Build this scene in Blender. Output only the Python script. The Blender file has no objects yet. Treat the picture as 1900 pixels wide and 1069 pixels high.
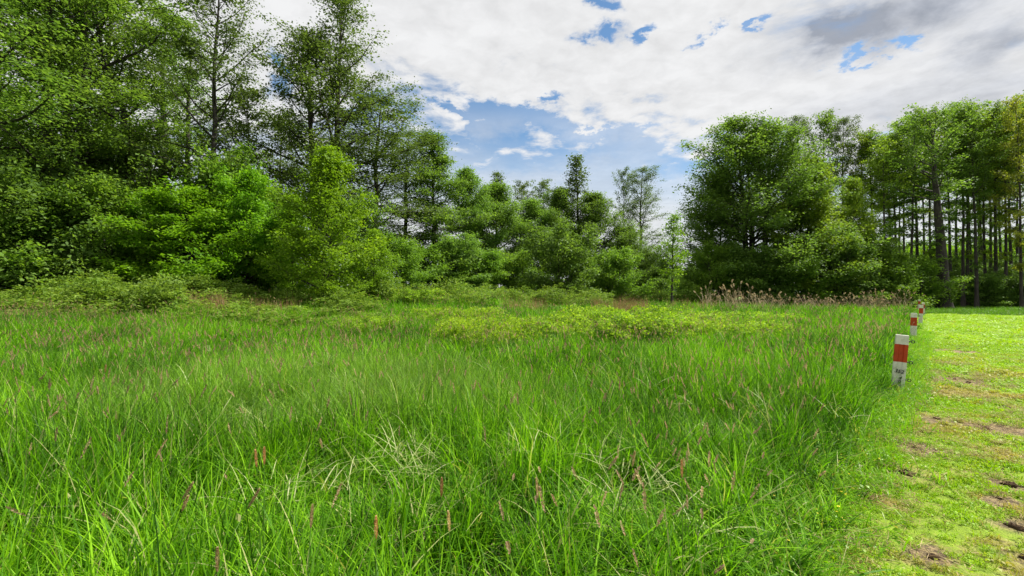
import bpy, math, random
import numpy as np

PI = math.pi
SC = bpy.context.scene
COL = SC.collection
R = math.radians

# ------------------------------------------------------------------ camera, exposure
F = 850.0            # focal length in pixels of the 1900 px wide photograph
HOR = 545.0          # row of the horizon in that photograph
EYE = 1.6
cam_d = bpy.data.cameras.new("camera")
cam_d.sensor_width = 36.0
cam_d.lens = 36.0 * F / 1900.0
cam_d.clip_start = 0.05
cam_d.clip_end = 3000.0
cam = bpy.data.objects.new("camera", cam_d)
COL.objects.link(cam)
cam.location = (0, 0, EYE)
cam.rotation_euler = (R(90) + math.atan((HOR - 534.5) / F), 0, 0)
SC.camera = cam
SC.view_settings.view_transform = 'Standard'
SC.view_settings.look = 'None'
SC.view_settings.gamma = 1.0
SC.view_settings.exposure = 0.96
SC.cycles.max_bounces = 8
SC.cycles.diffuse_bounces = 5
SC.cycles.transmission_bounces = 6
SC.cycles.glossy_bounces = 2
SC.cycles.sample_clamp_indirect = 6

# ------------------------------------------------------------------ sun and sky
SUN_EL, SUN_AZ = R(55), R(78)     # azimuth clockwise from the view direction (+Y)
sd = bpy.data.lights.new("sun", 'SUN')
sd.energy = 4.5
sd.angle = R(0.6)
sd.color = (1.0, 0.95, 0.86)
sun = bpy.data.objects.new("sun", sd)
COL.objects.link(sun)
sun.rotation_euler = (PI / 2 - SUN_EL, 0, PI - SUN_AZ)


class NT:
    """tiny helper for node maths"""
    def __init__(s, nt):
        s.nt = nt

    def node(s, t, **kw):
        n = s.nt.nodes.new(t)
        for k, v in kw.items():
            setattr(n, k, v)
        return n

    def link(s, a, b):
        s.nt.links.new(a, b)

    def put(s, sock, v):
        if hasattr(v, 'is_linked') or hasattr(v, 'links'):
            s.nt.links.new(v, sock)
        else:
            sock.default_value = v

    def m(s, op, a, b=None, c=None, clamp=False):
        n = s.node('ShaderNodeMath', operation=op)
        n.use_clamp = clamp
        s.put(n.inputs[0], a)
        if b is not None:
            s.put(n.inputs[1], b)
        if c is not None:
            s.put(n.inputs[2], c)
        return n.outputs[0]

    def sm(s, x, a, b):
        n = s.node('ShaderNodeMapRange', interpolation_type='SMOOTHSTEP')
        s.put(n.inputs['Value'], x)
        n.inputs['From Min'].default_value = a
        n.inputs['From Max'].default_value = b
        return n.outputs['Result']

    def lin(s, x, a, b, c, d):
        n = s.node('ShaderNodeMapRange')
        s.put(n.inputs['Value'], x)
        for k, v in zip(('From Min', 'From Max', 'To Min', 'To Max'), (a, b, c, d)):
            n.inputs[k].default_value = v
        return n.outputs['Result']

    def noise(s, vec, scale, detail=4, rough=0.55, dist=0.0, lac=2.0):
        n = s.node('ShaderNodeTexNoise')
        n.inputs['Scale'].default_value = scale
        n.inputs['Detail'].default_value = detail
        n.inputs['Roughness'].default_value = rough
        n.inputs['Distortion'].default_value = dist
        n.inputs['Lacunarity'].default_value = lac
        if vec is not None:
            s.put(n.inputs['Vector'], vec)
        return n.outputs['Fac']

    def xyz(s, x, y, z):
        n = s.node('ShaderNodeCombineXYZ')
        for i, v in enumerate((x, y, z)):
            s.put(n.inputs[i], v)
        return n.outputs[0]

    def mix(s, f, a, b, blend='MIX'):
        n = s.node('ShaderNodeMix', data_type='RGBA', blend_type=blend)
        s.put(n.inputs[0], f)
        for i, v in ((6, a), (7, b)):
            if isinstance(v, (tuple, list)):
                n.inputs[i].default_value = tuple(v)[:3] + (1.0,)
            else:
                s.link(v, n.inputs[i])
        return n.outputs[2]

    def attr(s, name):
        n = s.node('ShaderNodeAttribute', attribute_name=name)
        return n.outputs['Fac']


def px_ae(px, py):
    u, v = (px - 950) / F, (HOR - py) / F
    a = math.atan(u)
    return a, math.atan(v * math.cos(a))


world = bpy.data.worlds.new("World")
SC.world = world
world.use_nodes = True
wt = world.node_tree
wt.nodes.clear()
W = NT(wt)
out = W.node('ShaderNodeOutputWorld')
sky = W.node('ShaderNodeTexSky', sky_type='NISHITA')
sky.sun_disc = False
sky.sun_elevation = SUN_EL
sky.sun_rotation = SUN_AZ
sky.air_density = 1.0
sky.dust_density = 0.6
sky.ozone_density = 2.0
bg_sky = W.node('ShaderNodeBackground')
bg_sky.inputs['Strength'].default_value = 0.068
W.link(W.mix(1.0, sky.outputs[0], (0.80, 1.02, 1.10), 'MULTIPLY'), bg_sky.inputs['Color'])

tc = W.node('ShaderNodeTexCoord')
sep = W.node('ShaderNodeSeparateXYZ')
W.link(tc.outputs['Generated'], sep.inputs[0])
dx, dy, dz = sep.outputs
az = W.m('ARCTAN2', dx, dy)
el = W.m('ARCSINE', dz)
dzc = W.m('MAXIMUM', dz, 0.03)
pl = W.xyz(W.m('DIVIDE', dx, W.m('ADD', dzc, 0.10)), W.m('DIVIDE', dy, W.m('ADD', dzc, 0.10)), 0.0)
n_big = W.noise(pl, 0.9, 5, 0.55, 0.4)
n_mid = W.noise(pl, 2.6, 8, 0.62, 0.25)
n_fin = W.noise(pl, 6.5, 6, 0.6, 0.2)


w1 = W.noise(pl, 7.0, 6, 0.62)
w2 = W.noise(W.xyz(W.m('ADD', W.m('MULTIPLY', az, 9.0), 5.2), W.m('MULTIPLY', el, 14.0), 1.7), 1.0, 6, 0.65)
azw = W.m('ADD', az, W.m('ADD', W.m('MULTIPLY', W.m('SUBTRACT', w1, 0.5), 0.16), W.m('MULTIPLY', W.m('SUBTRACT', w2, 0.5), 0.10)))
elw = W.m('ADD', el, W.m('ADD', W.m('MULTIPLY', W.m('SUBTRACT', w2, 0.5), 0.085), W.m('MULTIPLY', W.m('SUBTRACT', w1, 0.5), -0.03)))


def blob(px, py, rx, ry, ang=0.0, soft=1.0):
    """soft elliptical region of the sky round the direction seen at px, py; radii in photo pixels"""
    a0, e0 = px_ae(px, py)
    ddx = W.m('SUBTRACT', azw, a0)
    dde = W.m('SUBTRACT', elw, e0)
    c, s_ = math.cos(ang), math.sin(ang)
    u = W.m('ADD', W.m('MULTIPLY', ddx, c), W.m('MULTIPLY', dde, s_))
    v = W.m('SUBTRACT', W.m('MULTIPLY', dde, c), W.m('MULTIPLY', ddx, s_))
    k = math.cos(a0) ** 2
    u = W.m('DIVIDE', u, rx / F * k)
    v = W.m('DIVIDE', v, ry / F * math.sqrt(k))
    r2 = W.m('ADD', W.m('MULTIPLY', u, u), W.m('MULTIPLY', v, v))
    return W.m('EXPONENT', W.m('MULTIPLY', r2, -1.0 * soft))


def addall(lst):
    r = lst[0]
    for q in lst[1:]:
        r = W.m('ADD', r, q)
    return r


# lower edge of the cloud sheet, as elevation over azimuth
def line_el(pts):
    cur = W.node('ShaderNodeFloatCurve')
    c = cur.mapping.curves[0]
    ps = []
    for px, py in pts:
        a, e = px_ae(px, py)
        ps.append((a, e))
    lo, hi = -1.6, 1.6
    pp = [(0.0, ps[0][1])] + [((a - lo) / (hi - lo), e) for a, e in ps] + [(1.0, ps[-1][1])]
    while len(c.points) < len(pp):
        c.points.new(0.5, 0.5)
    for q, (x, y) in zip(c.points, pp):
        q.location = (x, y)
        q.handle_type = 'VECTOR'
    cur.mapping.update()
    W.link(W.lin(az, lo, hi, 0, 1), cur.inputs['Value'])
    return cur.outputs[0]


edge = line_el([(-200, 420), (300, 330), (600, 260), (720, 195), (860, 245), (1000, 262), (1180, 275), (1330, 285), (1480, 330), (1700, 420), (1880, 430)])
h = W.m('SUBTRACT', el, edge)
holes = addall([
    blob(960, 212, 105, 14, -0.30), blob(1108, 68, 32, 12, -0.15), blob(1195, 60, 20, 9, 0.5),
    blob(1115, 12, 30, 12), blob(1580, 112, 34, 13, 0.15), blob(1678, 78, 24, 15, -0.2), blob(1600, 100, 15, 12), blob(1316, 60, 24, 9, 0.4),
    blob(1410, 36, 24, 7, 0.3), blob(1009, 187, 15, 8), blob(840, 205, 60, 10, -0.35), blob(1650, 245, 40, 9, 0.15),
    blob(520, 130, 30, 45), blob(1125, 240, 80, 7, 0.0)])
cov = W.m('ADD', W.m('MULTIPLY', h, 7.0), W.m('MULTIPLY', W.m('SUBTRACT', n_mid, 0.5), 3.4))
cov = W.m('ADD', cov, W.m('MULTIPLY', W.m('SUBTRACT', n_fin, 0.5), 1.5))
cov = W.m('MINIMUM', cov, W.m('ADD', W.m('MULTIPLY', W.m('SUBTRACT', n_mid, 0.5), 2.6), 0.70))
n_rag = W.noise(pl, 9.0, 7, 0.68, 0.8)
rag = W.m('ADD', 1.0, W.m('MULTIPLY', W.m('SUBTRACT', n_rag, 0.5), 3.2))
cov = W.m('SUBTRACT', cov, W.m('MULTIPLY', W.m('MULTIPLY', W.m('MINIMUM', holes, 1.0), rag), 1.15))
sheet = W.sm(cov, -0.38, 0.50)
# thin veil under the sheet, whitest at the horizon
veil_n = W.noise(W.xyz(W.m('MULTIPLY', az, 1.0), W.m('MULTIPLY', el, 3.2), 0.3), 2.2, 6, 0.55, 0.6)
bandb = addall([blob(1000, 268, 190, 22, -0.05), blob(1300, 290, 100, 22, 0.05), blob(790, 215, 70, 18, -0.4), W.m('MULTIPLY', blob(960, 305, 110, 22, -0.05), 0.7)])
veil = W.m('ADD', W.sm(el, 0.36, 0.10), W.m('MULTIPLY', W.m('SUBTRACT', veil_n, 0.5), 1.1))
veil = W.m('SUBTRACT', W.m('MAXIMUM', veil, W.m('MULTIPLY', W.sm(el, 0.42, 0.30), 0.66)), W.m('MULTIPLY', W.m('MINIMUM', bandb, 1.0), 0.50))
veil = W.m('MULTIPLY', W.m('MAXIMUM', W.m('MINIMUM', veil, 1.0), 0.0), 0.93)
cov_all = W.m('MAXIMUM', sheet, veil)
# brightness of the cloud: lit lumps, grey bellies
gray = addall([W.m('MULTIPLY', blob(1690, 20, 230, 46, 0.02), 1.1), W.m('MULTIPLY', blob(1560, 55, 60, 25, 0.2), 0.8),
               W.m('MULTIPLY', blob(1840, 75, 90, 35, 0.2), 0.75), W.m('MULTIPLY', blob(1600, 200, 190, 34, 0.1), 0.42),
               W.m('MULTIPLY', blob(1850, 170, 130, 35, 0.2), 0.45)])
gray = W.m('MULTIPLY', gray, W.lin(n_mid, 0.3, 0.65, 1.15, 0.45))
lump = W.m('ADD', W.m('MULTIPLY', n_mid, 0.65), W.m('MULTIPLY', n_fin, 0.35))
rip = W.noise(pl, 13.0, 5, 0.6, 0.6)
lump = W.m('ADD', W.m('MULTIPLY', lump, 0.75), W.m('MULTIPLY', rip, 0.25))
br = W.lin(lump, 0.40, 0.58, 0.88, 1.05)
br = W.m('MULTIPLY', br, W.m('SUBTRACT', 1.0, W.m('MULTIPLY', W.m('MINIMUM', gray, 1.0), 0.46)))
cl_col = W.mix(W.m('MINIMUM', gray, 1.0), (0.985, 0.99, 1.0), (0.86, 0.93, 1.08))
cl_v = W.node('ShaderNodeVectorMath', operation='SCALE')
W.link(cl_col, cl_v.inputs[0])
W.link(br, cl_v.inputs['Scale'])
bg_cl = W.node('ShaderNodeBackground')
W.link(cl_v.outputs[0], bg_cl.inputs['Color'])
bg_cl.inputs['Strength'].default_value = 0.445
mx = W.node('ShaderNodeMixShader')
W.link(cov_all, mx.inputs[0])
W.link(bg_sky.outputs[0], mx.inputs[1])
W.link(bg_cl.outputs[0], mx.inputs[2])
W.link(mx.outputs[0], out.inputs[0])

# ------------------------------------------------------------------ helpers


def tag(o, label=None, cat=None, group=None, kind=None):
    for k, v in (('label', label), ('category', cat), ('group', group), ('kind', kind)):
        if v:
            o[k] = v
    return o


def empty(name, loc=(0, 0, 0), rz=0.0):
    o = bpy.data.objects.new(name, None)
    o.empty_display_size = 0.3
    COL.objects.link(o)
    o.location = loc
    o.rotation_euler = (0, 0, rz)
    return o


def np_mesh(name, V, Fq, attrs=None, face_attrs=None, smooth=False):
    """mesh from numpy: V (n,3), Fq (m,4) quads or (m,3) triangles"""
    me = bpy.data.meshes.new(name)
    V = np.asarray(V, dtype=np.float32)
    Fq = np.asarray(Fq, dtype=np.int32)
    k = Fq.shape[1] if len(Fq) else 4
    me.vertices.add(len(V))
    me.vertices.foreach_set('co', V.ravel())
    if len(Fq):
        me.loops.add(len(Fq) * k)
        me.loops.foreach_set('vertex_index', Fq.ravel())
        me.polygons.add(len(Fq))
        me.polygons.foreach_set('loop_start', np.arange(0, len(Fq) * k, k, dtype=np.int32))
        if smooth:
            me.polygons.foreach_set('use_smooth', np.ones(len(Fq), dtype=bool))
    for nm, (ty, arr) in (attrs or {}).items():
        a = me.attributes.new(nm, ty, 'POINT')
        if ty == 'FLOAT_VECTOR':
            a.data.foreach_set('vector', np.asarray(arr, dtype=np.float32).ravel())
        elif ty == 'INT':
            a.data.foreach_set('value', np.asarray(arr, dtype=np.int32))
        else:
            a.data.foreach_set('value', np.asarray(arr, dtype=np.float32))
    for nm, arr in (face_attrs or {}).items():
        a = me.attributes.new(nm, 'FLOAT', 'FACE')
        a.data.foreach_set('value', np.asarray(arr, dtype=np.float32))
    me.update(calc_edges=True)
    return me


def mesh_obj(name, me, mat=None, parent=None):
    if mat is not None and not me.materials:
        me.materials.append(mat)
    o = bpy.data.objects.new(name, me)
    COL.objects.link(o)
    if parent:
        o.parent = parent
    return o


def sstep(x, a, b):
    t = np.clip((x - a) / (b - a), 0, 1)
    return t * t * (3 - 2 * t)


def ground_z(x, y):
    """rises gently to the left and back; the mown field is level"""
    x = np.asarray(x, dtype=float)
    y = np.asarray(y, dtype=float)
    side = sstep(-(x - 0.30 * y), -2.0, 24.0)
    z = 1.15 * sstep(y, 6, 27) * side + 0.30 * sstep(y, 14, 34) * sstep(edge_x(y) - x, 1.0, 16.0)
    bump = 0.06 * np.sin(x * 0.9 + 1.3) * np.sin(y * 0.7) + 0.04 * np.sin(x * 2.1 - y * 1.3)
    return z + bump * sstep(edge_x(y) - x, 0.5, 3.0) * (y < 60)


EY = [-20, 0, 2.6, 5.0, 7.3, 16.0, 35.0, 70.0]
EX = [-14, -0.50, 1.72, 3.86, 6.22, 14.1, 31.0, 62.0]


def edge_x(y):
    """x of the border between the meadow and the mown field"""
    return np.interp(y, EY, EX)


def noise2(x, y, s, seed=0):
    """cheap smooth value noise in numpy"""
    x = np.asarray(x) * s + seed * 17.31
    y = np.asarray(y) * s + seed * 9.77
    xi, yi = np.floor(x), np.floor(y)
    fx, fy = x - xi, y - yi
    fx, fy = fx * fx * (3 - 2 * fx), fy * fy * (3 - 2 * fy)

    def hsh(a, b):
        v = np.sin(a * 127.1 + b * 311.7) * 43758.5453
        return v - np.floor(v)
    return (hsh(xi, yi) * (1 - fx) * (1 - fy) + hsh(xi + 1, yi) * fx * (1 - fy)
            + hsh(xi, yi + 1) * (1 - fx) * fy + hsh(xi + 1, yi + 1) * fx * fy)


# ------------------------------------------------------------------ materials


def new_mat(name):
    m = bpy.data.materials.new(name)
    m.use_nodes = True
    m.node_tree.nodes.clear()
    n = NT(m.node_tree)
    o = n.node('ShaderNodeOutputMaterial')
    return m, n, o


def leaf_mat(name, cols, transl=0.49, rough=0.55, spec=0.18, tr_tint=(1.25, 1.25, 0.5), big=0.0, vary=0.10):
    """cols: dark, mid, light leaf colour; chosen leaf by leaf"""
    m, n, o = new_mat(name)
    rnd = n.attr('rnd')
    oi = n.node('ShaderNodeObjectInfo')
    geo = n.node('ShaderNodeNewGeometry')
    pv = n.noise(geo.outputs['Position'], 0.55, 4, 0.6)
    rnd = n.m('ADD', rnd, n.lin(pv, 0.3, 0.7, -0.32, 0.32), clamp=True)
    c = n.mix(n.sm(rnd, 0.0, 0.5), cols[0], cols[1])
    c = n.mix(n.sm(rnd, 0.5, 1.0), c, cols[2])
    hs = n.node('ShaderNodeHueSaturation')
    hs.inputs['Hue'].default_value = 0.5
    n.link(n.lin(oi.outputs['Random'], 0, 1, 1 - vary, 1 + vary), hs.inputs['Value'])
    n.link(n.lin(oi.outputs['Random'], 0, 1, 0.5 - 0.009, 0.5 + 0.001), hs.inputs['Hue'])
    n.link(c, hs.inputs['Color'])
    c = hs.outputs[0]
    p = n.node('ShaderNodeBsdfPrincipled')
    n.link(c, p.inputs['Base Color'])
    p.inputs['Roughness'].default_value = rough
    p.inputs['Specular IOR Level'].default_value = spec
    t = n.node('ShaderNodeBsdfTranslucent')
    n.link(n.mix(1.0, c, tr_tint, 'MULTIPLY'), t.inputs['Color'])
    mx = n.node('ShaderNodeMixShader')
    mx.inputs[0].default_value = transl
    n.link(p.outputs[0], mx.inputs[1])
    n.link(t.outputs[0], mx.inputs[2])
    n.link(mx.outputs[0], o.inputs[0])
    return m


def bark_mat(name, c1, c2, scale=6.0):
    m, n, o = new_mat(name)
    tcn = n.node('ShaderNodeTexCoord')
    mp = n.node('ShaderNodeMapping')
    mp.inputs['Scale'].default_value = (1, 1, 0.22)
    n.link(tcn.outputs['Object'], mp.inputs[0])
    f = n.noise(mp.outputs[0], scale, 6, 0.65, 0.5)
    c = n.mix(n.sm(f, 0.35, 0.65), c1, c2)
    f2 = n.noise(tcn.outputs['Object'], 0.9, 3, 0.6)
    c = n.mix(n.sm(f2, 0.55, 0.8), c, (0.045, 0.052, 0.028))
    p = n.node('ShaderNodeBsdfPrincipled')
    n.link(c, p.inputs['Base Color'])
    p.inputs['Roughness'].default_value = 0.9
    b = n.node('ShaderNodeBump')
    b.inputs['Distance'].default_value = 0.04
    n.link(f, b.inputs['Height'])
    n.link(b.outputs[0], p.inputs['Normal'])
    n.link(p.outputs[0], o.inputs[0])
    return m


def blade_mat(name, cols, dry, transl=0.4, rough=0.45, spec=0.3, scale=0.35, dry_amt=0.06, tr=(1.2, 1.35, 0.4), patch=None, region=None):
    """grass blade: colour by blade, by tuft and by broad patches of the ground it stands on"""
    m, n, o = new_mat(name)
    rnd = n.attr('rnd')
    sv = n.attr('sv')
    oi = n.node('ShaderNodeObjectInfo')
    geo = n.node('ShaderNodeNewGeometry')
    pn = n.noise(geo.outputs['Position'], scale, 4, 0.6)
    k = n.m('ADD', n.m('MULTIPLY', rnd, 0.72), n.m('ADD', n.m('MULTIPLY', oi.outputs['Random'], 0.2), n.lin(pn, 0.3, 0.7, -0.18, 0.34)), clamp=True)
    c = n.mix(n.sm(k, 0.05, 0.55), cols[0], cols[1])
    c = n.mix(n.sm(k, 0.5, 1.0), c, cols[2])
    if region is not None:                      # a differently coloured stretch of the meadow
        (colr, fn) = region
        c = n.mix(fn(n, geo), c, colr)
    dr = n.sm(n.m('FRACT', n.m('MULTIPLY', n.m('ADD', rnd, oi.outputs['Random']), 7.31)), 1.0 - dry_amt - 0.02, 1.0 - dry_amt + 0.02)
    c = n.mix(n.m('MULTIPLY', dr, 0.85), c, dry)
    if patch is not None:
        c = n.mix(patch(n, geo), c, dry)
    p = n.node('ShaderNodeBsdfPrincipled')
    n.link(c, p.inputs['Base Color'])
    p.inputs['Roughness'].default_value = rough
    p.inputs['Specular IOR Level'].default_value = spec
    t = n.node('ShaderNodeBsdfTranslucent')
    n.link(n.mix(1.0, c, tr, 'MULTIPLY'), t.inputs['Color'])
    mx = n.node('ShaderNodeMixShader')
    mx.inputs[0].default_value = transl
    n.link(p.outputs[0], mx.inputs[1])
    n.link(t.outputs[0], mx.inputs[2])
    n.link(mx.outputs[0], o.inputs[0])
    return m


def simple_mat(name, col, rough=0.7, noise_amt=0.0, nscale=20, col2=None, spec=0.3):
    m, n, o = new_mat(name)
    p = n.node('ShaderNodeBsdfPrincipled')
    p.inputs['Roughness'].default_value = rough
    p.inputs['Specular IOR Level'].default_value = spec
    if noise_amt:
        tcn = n.node('ShaderNodeTexCoord')
        f = n.noise(tcn.outputs['Object'], nscale, 5, 0.65)
        c = n.mix(n.m('MULTIPLY', n.sm(f, 0.42, 0.72), noise_amt), col, col2)
        n.link(c, p.inputs['Base Color'])
    else:
        p.inputs['Base Color'].default_value = tuple(col) + (1,)
    n.link(p.outputs[0], o.inputs[0])
    return m


def tan_patches(n, geo):
    """where the mown field is scuffed and dry"""
    a = n.noise(geo.outputs['Position'], 0.75, 4, 0.6, 0.3)
    b = n.noise(geo.outputs['Position'], 4.0, 5, 0.7)
    v = n.m('ADD', n.m('MULTIPLY', a, 0.62), n.m('MULTIPLY', b, 0.38))
    sp = n.node('ShaderNodeSeparateXYZ')
    n.link(geo.outputs['Position'], sp.inputs[0])
    near = n.lin(sp.outputs[1], 7, 14, 1.0, 0.12)
    near.node.clamp = True
    return n.m('MULTIPLY', n.sm(v, 0.485, 0.57), n.m('MULTIPLY', near, 0.75))


M_BARK = bark_mat('bark_dark', (0.018, 0.015, 0.012), (0.055, 0.047, 0.038))
M_BARK2 = bark_mat('bark_grey', (0.050, 0.046, 0.040), (0.13, 0.12, 0.10))
M_ALDER = leaf_mat('leaf_alder', ((0.068, 0.140, 0.026), (0.115, 0.218, 0.040), (0.195, 0.330, 0.066)))
M_AIRY = leaf_mat('leaf_airy', ((0.060, 0.100, 0.030), (0.100, 0.162, 0.042), (0.16, 0.24, 0.064)), transl=0.36)
M_MAPLE = leaf_mat('leaf_maple', ((0.075, 0.195, 0.012), (0.125, 0.290, 0.014), (0.21, 0.41, 0.026)), transl=0.48)
M_SPRING = leaf_mat('leaf_spring', ((0.10, 0.215, 0.014), (0.155, 0.305, 0.018), (0.24, 0.41, 0.030)), transl=0.5)
M_SHRUB = leaf_mat('leaf_shrub', ((0.075, 0.170, 0.022), (0.130, 0.260, 0.030), (0.21, 0.37, 0.050)))
M_OLIVE = leaf_mat('leaf_olive', ((0.11, 0.185, 0.020), (0.175, 0.280, 0.028), (0.27, 0.39, 0.050)))
M_BRAMBLE = leaf_mat('leaf_bramble', ((0.09, 0.19, 0.012), (0.21, 0.37, 0.022), (0.36, 0.54, 0.045)), transl=0.48, vary=0.06)
M_RUST = leaf_mat('leaf_rust', ((0.14, 0.18, 0.028), (0.21, 0.255, 0.036), (0.30, 0.34, 0.06)))


def stretch_pale(n, geo):
    """paler stretch in the middle left of the meadow: dry grass plus painted sheen of bent blades"""
    sp = n.node('ShaderNodeSeparateXYZ')
    n.link(geo.outputs['Position'], sp.inputs[0])
    x, y = sp.outputs[0], sp.outputs[1]
    d = n.m('ADD', n.m('POWER', n.m('DIVIDE', n.m('ADD', x, 2.6), 3.6), 2.0), n.m('POWER', n.m('DIVIDE', n.m('SUBTRACT', y, 6.6), 2.6), 2.0))
    a = n.noise(geo.outputs['Position'], 0.8, 4, 0.65)
    return n.m('MULTIPLY', n.sm(n.m('SUBTRACT', 1.15, n.m('ADD', d, n.lin(a, 0.3, 0.7, -0.5, 0.5))), 0.0, 1.0), 0.40)


M_MEADOW = blade_mat('blade_meadow', ((0.016, 0.060, 0.005), (0.080, 0.225, 0.006), (0.250, 0.500, 0.014)), (0.46, 0.44, 0.20),
                     transl=0.42, rough=0.5, spec=0.11, dry_amt=0.05, region=((0.24, 0.37, 0.08), stretch_pale))  # pale stretch: drier grass, with the whitish sheen of bent blades put into the colour
M_LAWN = blade_mat('blade_lawn', ((0.17, 0.32, 0.004), (0.25, 0.44, 0.005), (0.36, 0.56, 0.008)), (0.40, 0.30, 0.11),
                   transl=0.40, rough=0.5, spec=0.3, dry_amt=0.05, patch=tan_patches, tr=(1.2, 1.2, 0.4))
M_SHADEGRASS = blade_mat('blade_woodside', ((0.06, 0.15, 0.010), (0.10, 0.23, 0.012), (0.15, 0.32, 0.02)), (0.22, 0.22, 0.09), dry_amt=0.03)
M_HEAD = leaf_mat('seed_head', ((0.20, 0.13, 0.085), (0.34, 0.25, 0.15), (0.52, 0.42, 0.26)), transl=0.35, rough=0.7, spec=0.2, tr_tint=(1.2, 1.1, 0.8), vary=0.35)
M_HEAD_RUST = leaf_mat('seed_head_rust', ((0.34, 0.20, 0.08), (0.50, 0.32, 0.14), (0.64, 0.46, 0.24)), transl=0.25, rough=0.7, spec=0.2, tr_tint=(1.2, 1.0, 0.8), vary=0.2)
M_STEM = leaf_mat('grass_stem', ((0.06, 0.15, 0.02), (0.08, 0.19, 0.025), (0.14, 0.24, 0.05)), transl=0.2)
M_REED = leaf_mat('dry_reed', ((0.34, 0.27, 0.15), (0.48, 0.39, 0.24), (0.62, 0.52, 0.36)), transl=0.2, rough=0.7, spec=0.2, tr_tint=(1.1, 1.0, 0.8))
M_DRYSTALK = leaf_mat('dry_stalk', ((0.26, 0.15, 0.07), (0.36, 0.22, 0.11), (0.46, 0.32, 0.18)), transl=0.2, rough=0.8, spec=0.1, tr_tint=(1.1, 1.0, 0.8))
M_NETTLE = leaf_mat('herb_leaf', ((0.080, 0.155, 0.022), (0.140, 0.245, 0.034), (0.24, 0.36, 0.065)), transl=0.45)


def ground_material():
    m, n, o = new_mat('meadow_soil')
    geo = n.node('ShaderNodeNewGeometry')
    a = n.noise(geo.outputs['Position'], 0.35, 5, 0.6)
    b = n.noise(geo.outputs['Position'], 9.0, 5, 0.7)
    c = n.mix(n.sm(b, 0.35, 0.65), (0.030, 0.045, 0.012), (0.060, 0.085, 0.020))
    sp = n.node('ShaderNodeSeparateXYZ')
    n.link(geo.outputs['Position'], sp.inputs[0])
    far = n.sm(sp.outputs[1], 66, 80)
    fc = n.mix(n.sm(a, 0.4, 0.6), (0.13, 0.23, 0.035), (0.17, 0.27, 0.045))
    c = n.mix(far, c, fc)
    p = n.node('ShaderNodeBsdfPrincipled')
    n.link(c, p.inputs['Base Color'])
    p.inputs['Roughness'].default_value = 0.95
    bp = n.node('ShaderNodeBump')
    bp.inputs['Distance'].default_value = 0.03
    n.link(b, bp.inputs['Height'])
    n.link(bp.outputs[0], p.inputs['Normal'])
    n.link(p.outputs[0], o.inputs[0])
    return m


def lawn_material():
    m, n, o = new_mat('mown_turf')
    geo = n.node('ShaderNodeNewGeometry')
    a = n.noise(geo.outputs['Position'], 0.5, 5, 0.6)
    b = n.noise(geo.outputs['Position'], 22.0, 6, 0.75)
    c = n.mix(n.sm(b, 0.32, 0.68), (0.13, 0.21, 0.008), (0.24, 0.37, 0.007))
    c = n.mix(n.m('MULTIPLY', n.sm(a, 0.4, 0.65), 0.5), c, (0.24, 0.31, 0.016))
    tan = n.mix(n.sm(b, 0.35, 0.6), (0.10, 0.065, 0.030), (0.36, 0.27, 0.10))
    c = n.mix(tan_patches(n, geo), c, tan)
    soil = n.mix(n.sm(b, 0.42, 0.62), (0.075, 0.048, 0.026), (0.34, 0.26, 0.12))
    c = n.mix(n.sm(n.attr('bare'), 0.15, 0.5), c, soil)
    p = n.node('ShaderNodeBsdfPrincipled')
    n.link(c, p.inputs['Base Color'])
    p.inputs['Roughness'].default_value = 0.9
    bp = n.node('ShaderNodeBump')
    bp.inputs['Distance'].default_value = 0.03
    n.link(b, bp.inputs['Height'])
    n.link(bp.outputs[0], p.inputs['Normal'])
    n.link(p.outputs[0], o.inputs[0])
    return m


# ------------------------------------------------------------------ the setting
def axis(lo, hi, fine_lo, fine_hi, step, grow=1.35):
    a = list(np.arange(fine_lo, fine_hi + 1e-6, step))
    d, v = step, fine_hi
    while v < hi:
        d *= grow
        v += d
        a.append(min(v, hi))
    d, v = step, fine_lo
    while v > lo:
        d *= grow
        v -= d
        a.insert(0, max(v, lo))
    return np.array(a)


def grid_mesh(name, X, Y, Z):
    ny, nx = X.shape
    V = np.stack([X, Y, Z], -1).reshape(-1, 3)
    i = np.arange(ny * nx).reshape(ny, nx)
    Fq = np.stack([i[:-1, :-1], i[:-1, 1:], i[1:, 1:], i[1:, :-1]], -1).reshape(-1, 4)
    return np_mesh(name, V, Fq, smooth=True)


xs, ys = axis(-900, 900, -40, 62, 0.5), axis(-300, 1500, -4, 66, 0.5)
GX, GY = np.meshgrid(xs, ys)
g = mesh_obj('ground', grid_mesh('ground', GX, GY, ground_z(GX, GY)), ground_material())
tag(g, kind='structure')

# where clods of earth lie on the mown field: column, row, width in the photograph
cl = [(1685, 832, 26), (1680, 883, 26), (1732, 845, 10), (1870, 905, 26), (1724, 1038, 22), (1880, 985, 30), (1895, 1040, 22), (1735, 780, 16), (1745, 795, 12),
      (1800, 805, 10), (1826, 800, 20), (1860, 760, 20), (1760, 742, 12), (1770, 707, 10), (1850, 700, 8), (1865, 703, 8), (1770, 660, 12), (1765, 658, 8),
      (1724, 705, 12), (1730, 718, 10), (1700, 765, 10), (1652, 778, 18), (1795, 712, 9), (1778, 650, 9), (1855, 875, 10), (1850, 930, 12), (1570, 905, 18), (1568, 920, 12),
      (1840, 830, 12), (1875, 815, 9), (1710, 740, 9), (1722, 790, 8)]
CLP = np.array([((px - 950) / F * (EYE * F / (py - HOR)), EYE * F / (py - HOR), w / F * (EYE * F / (py - HOR))) for px, py, w in cl])
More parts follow.
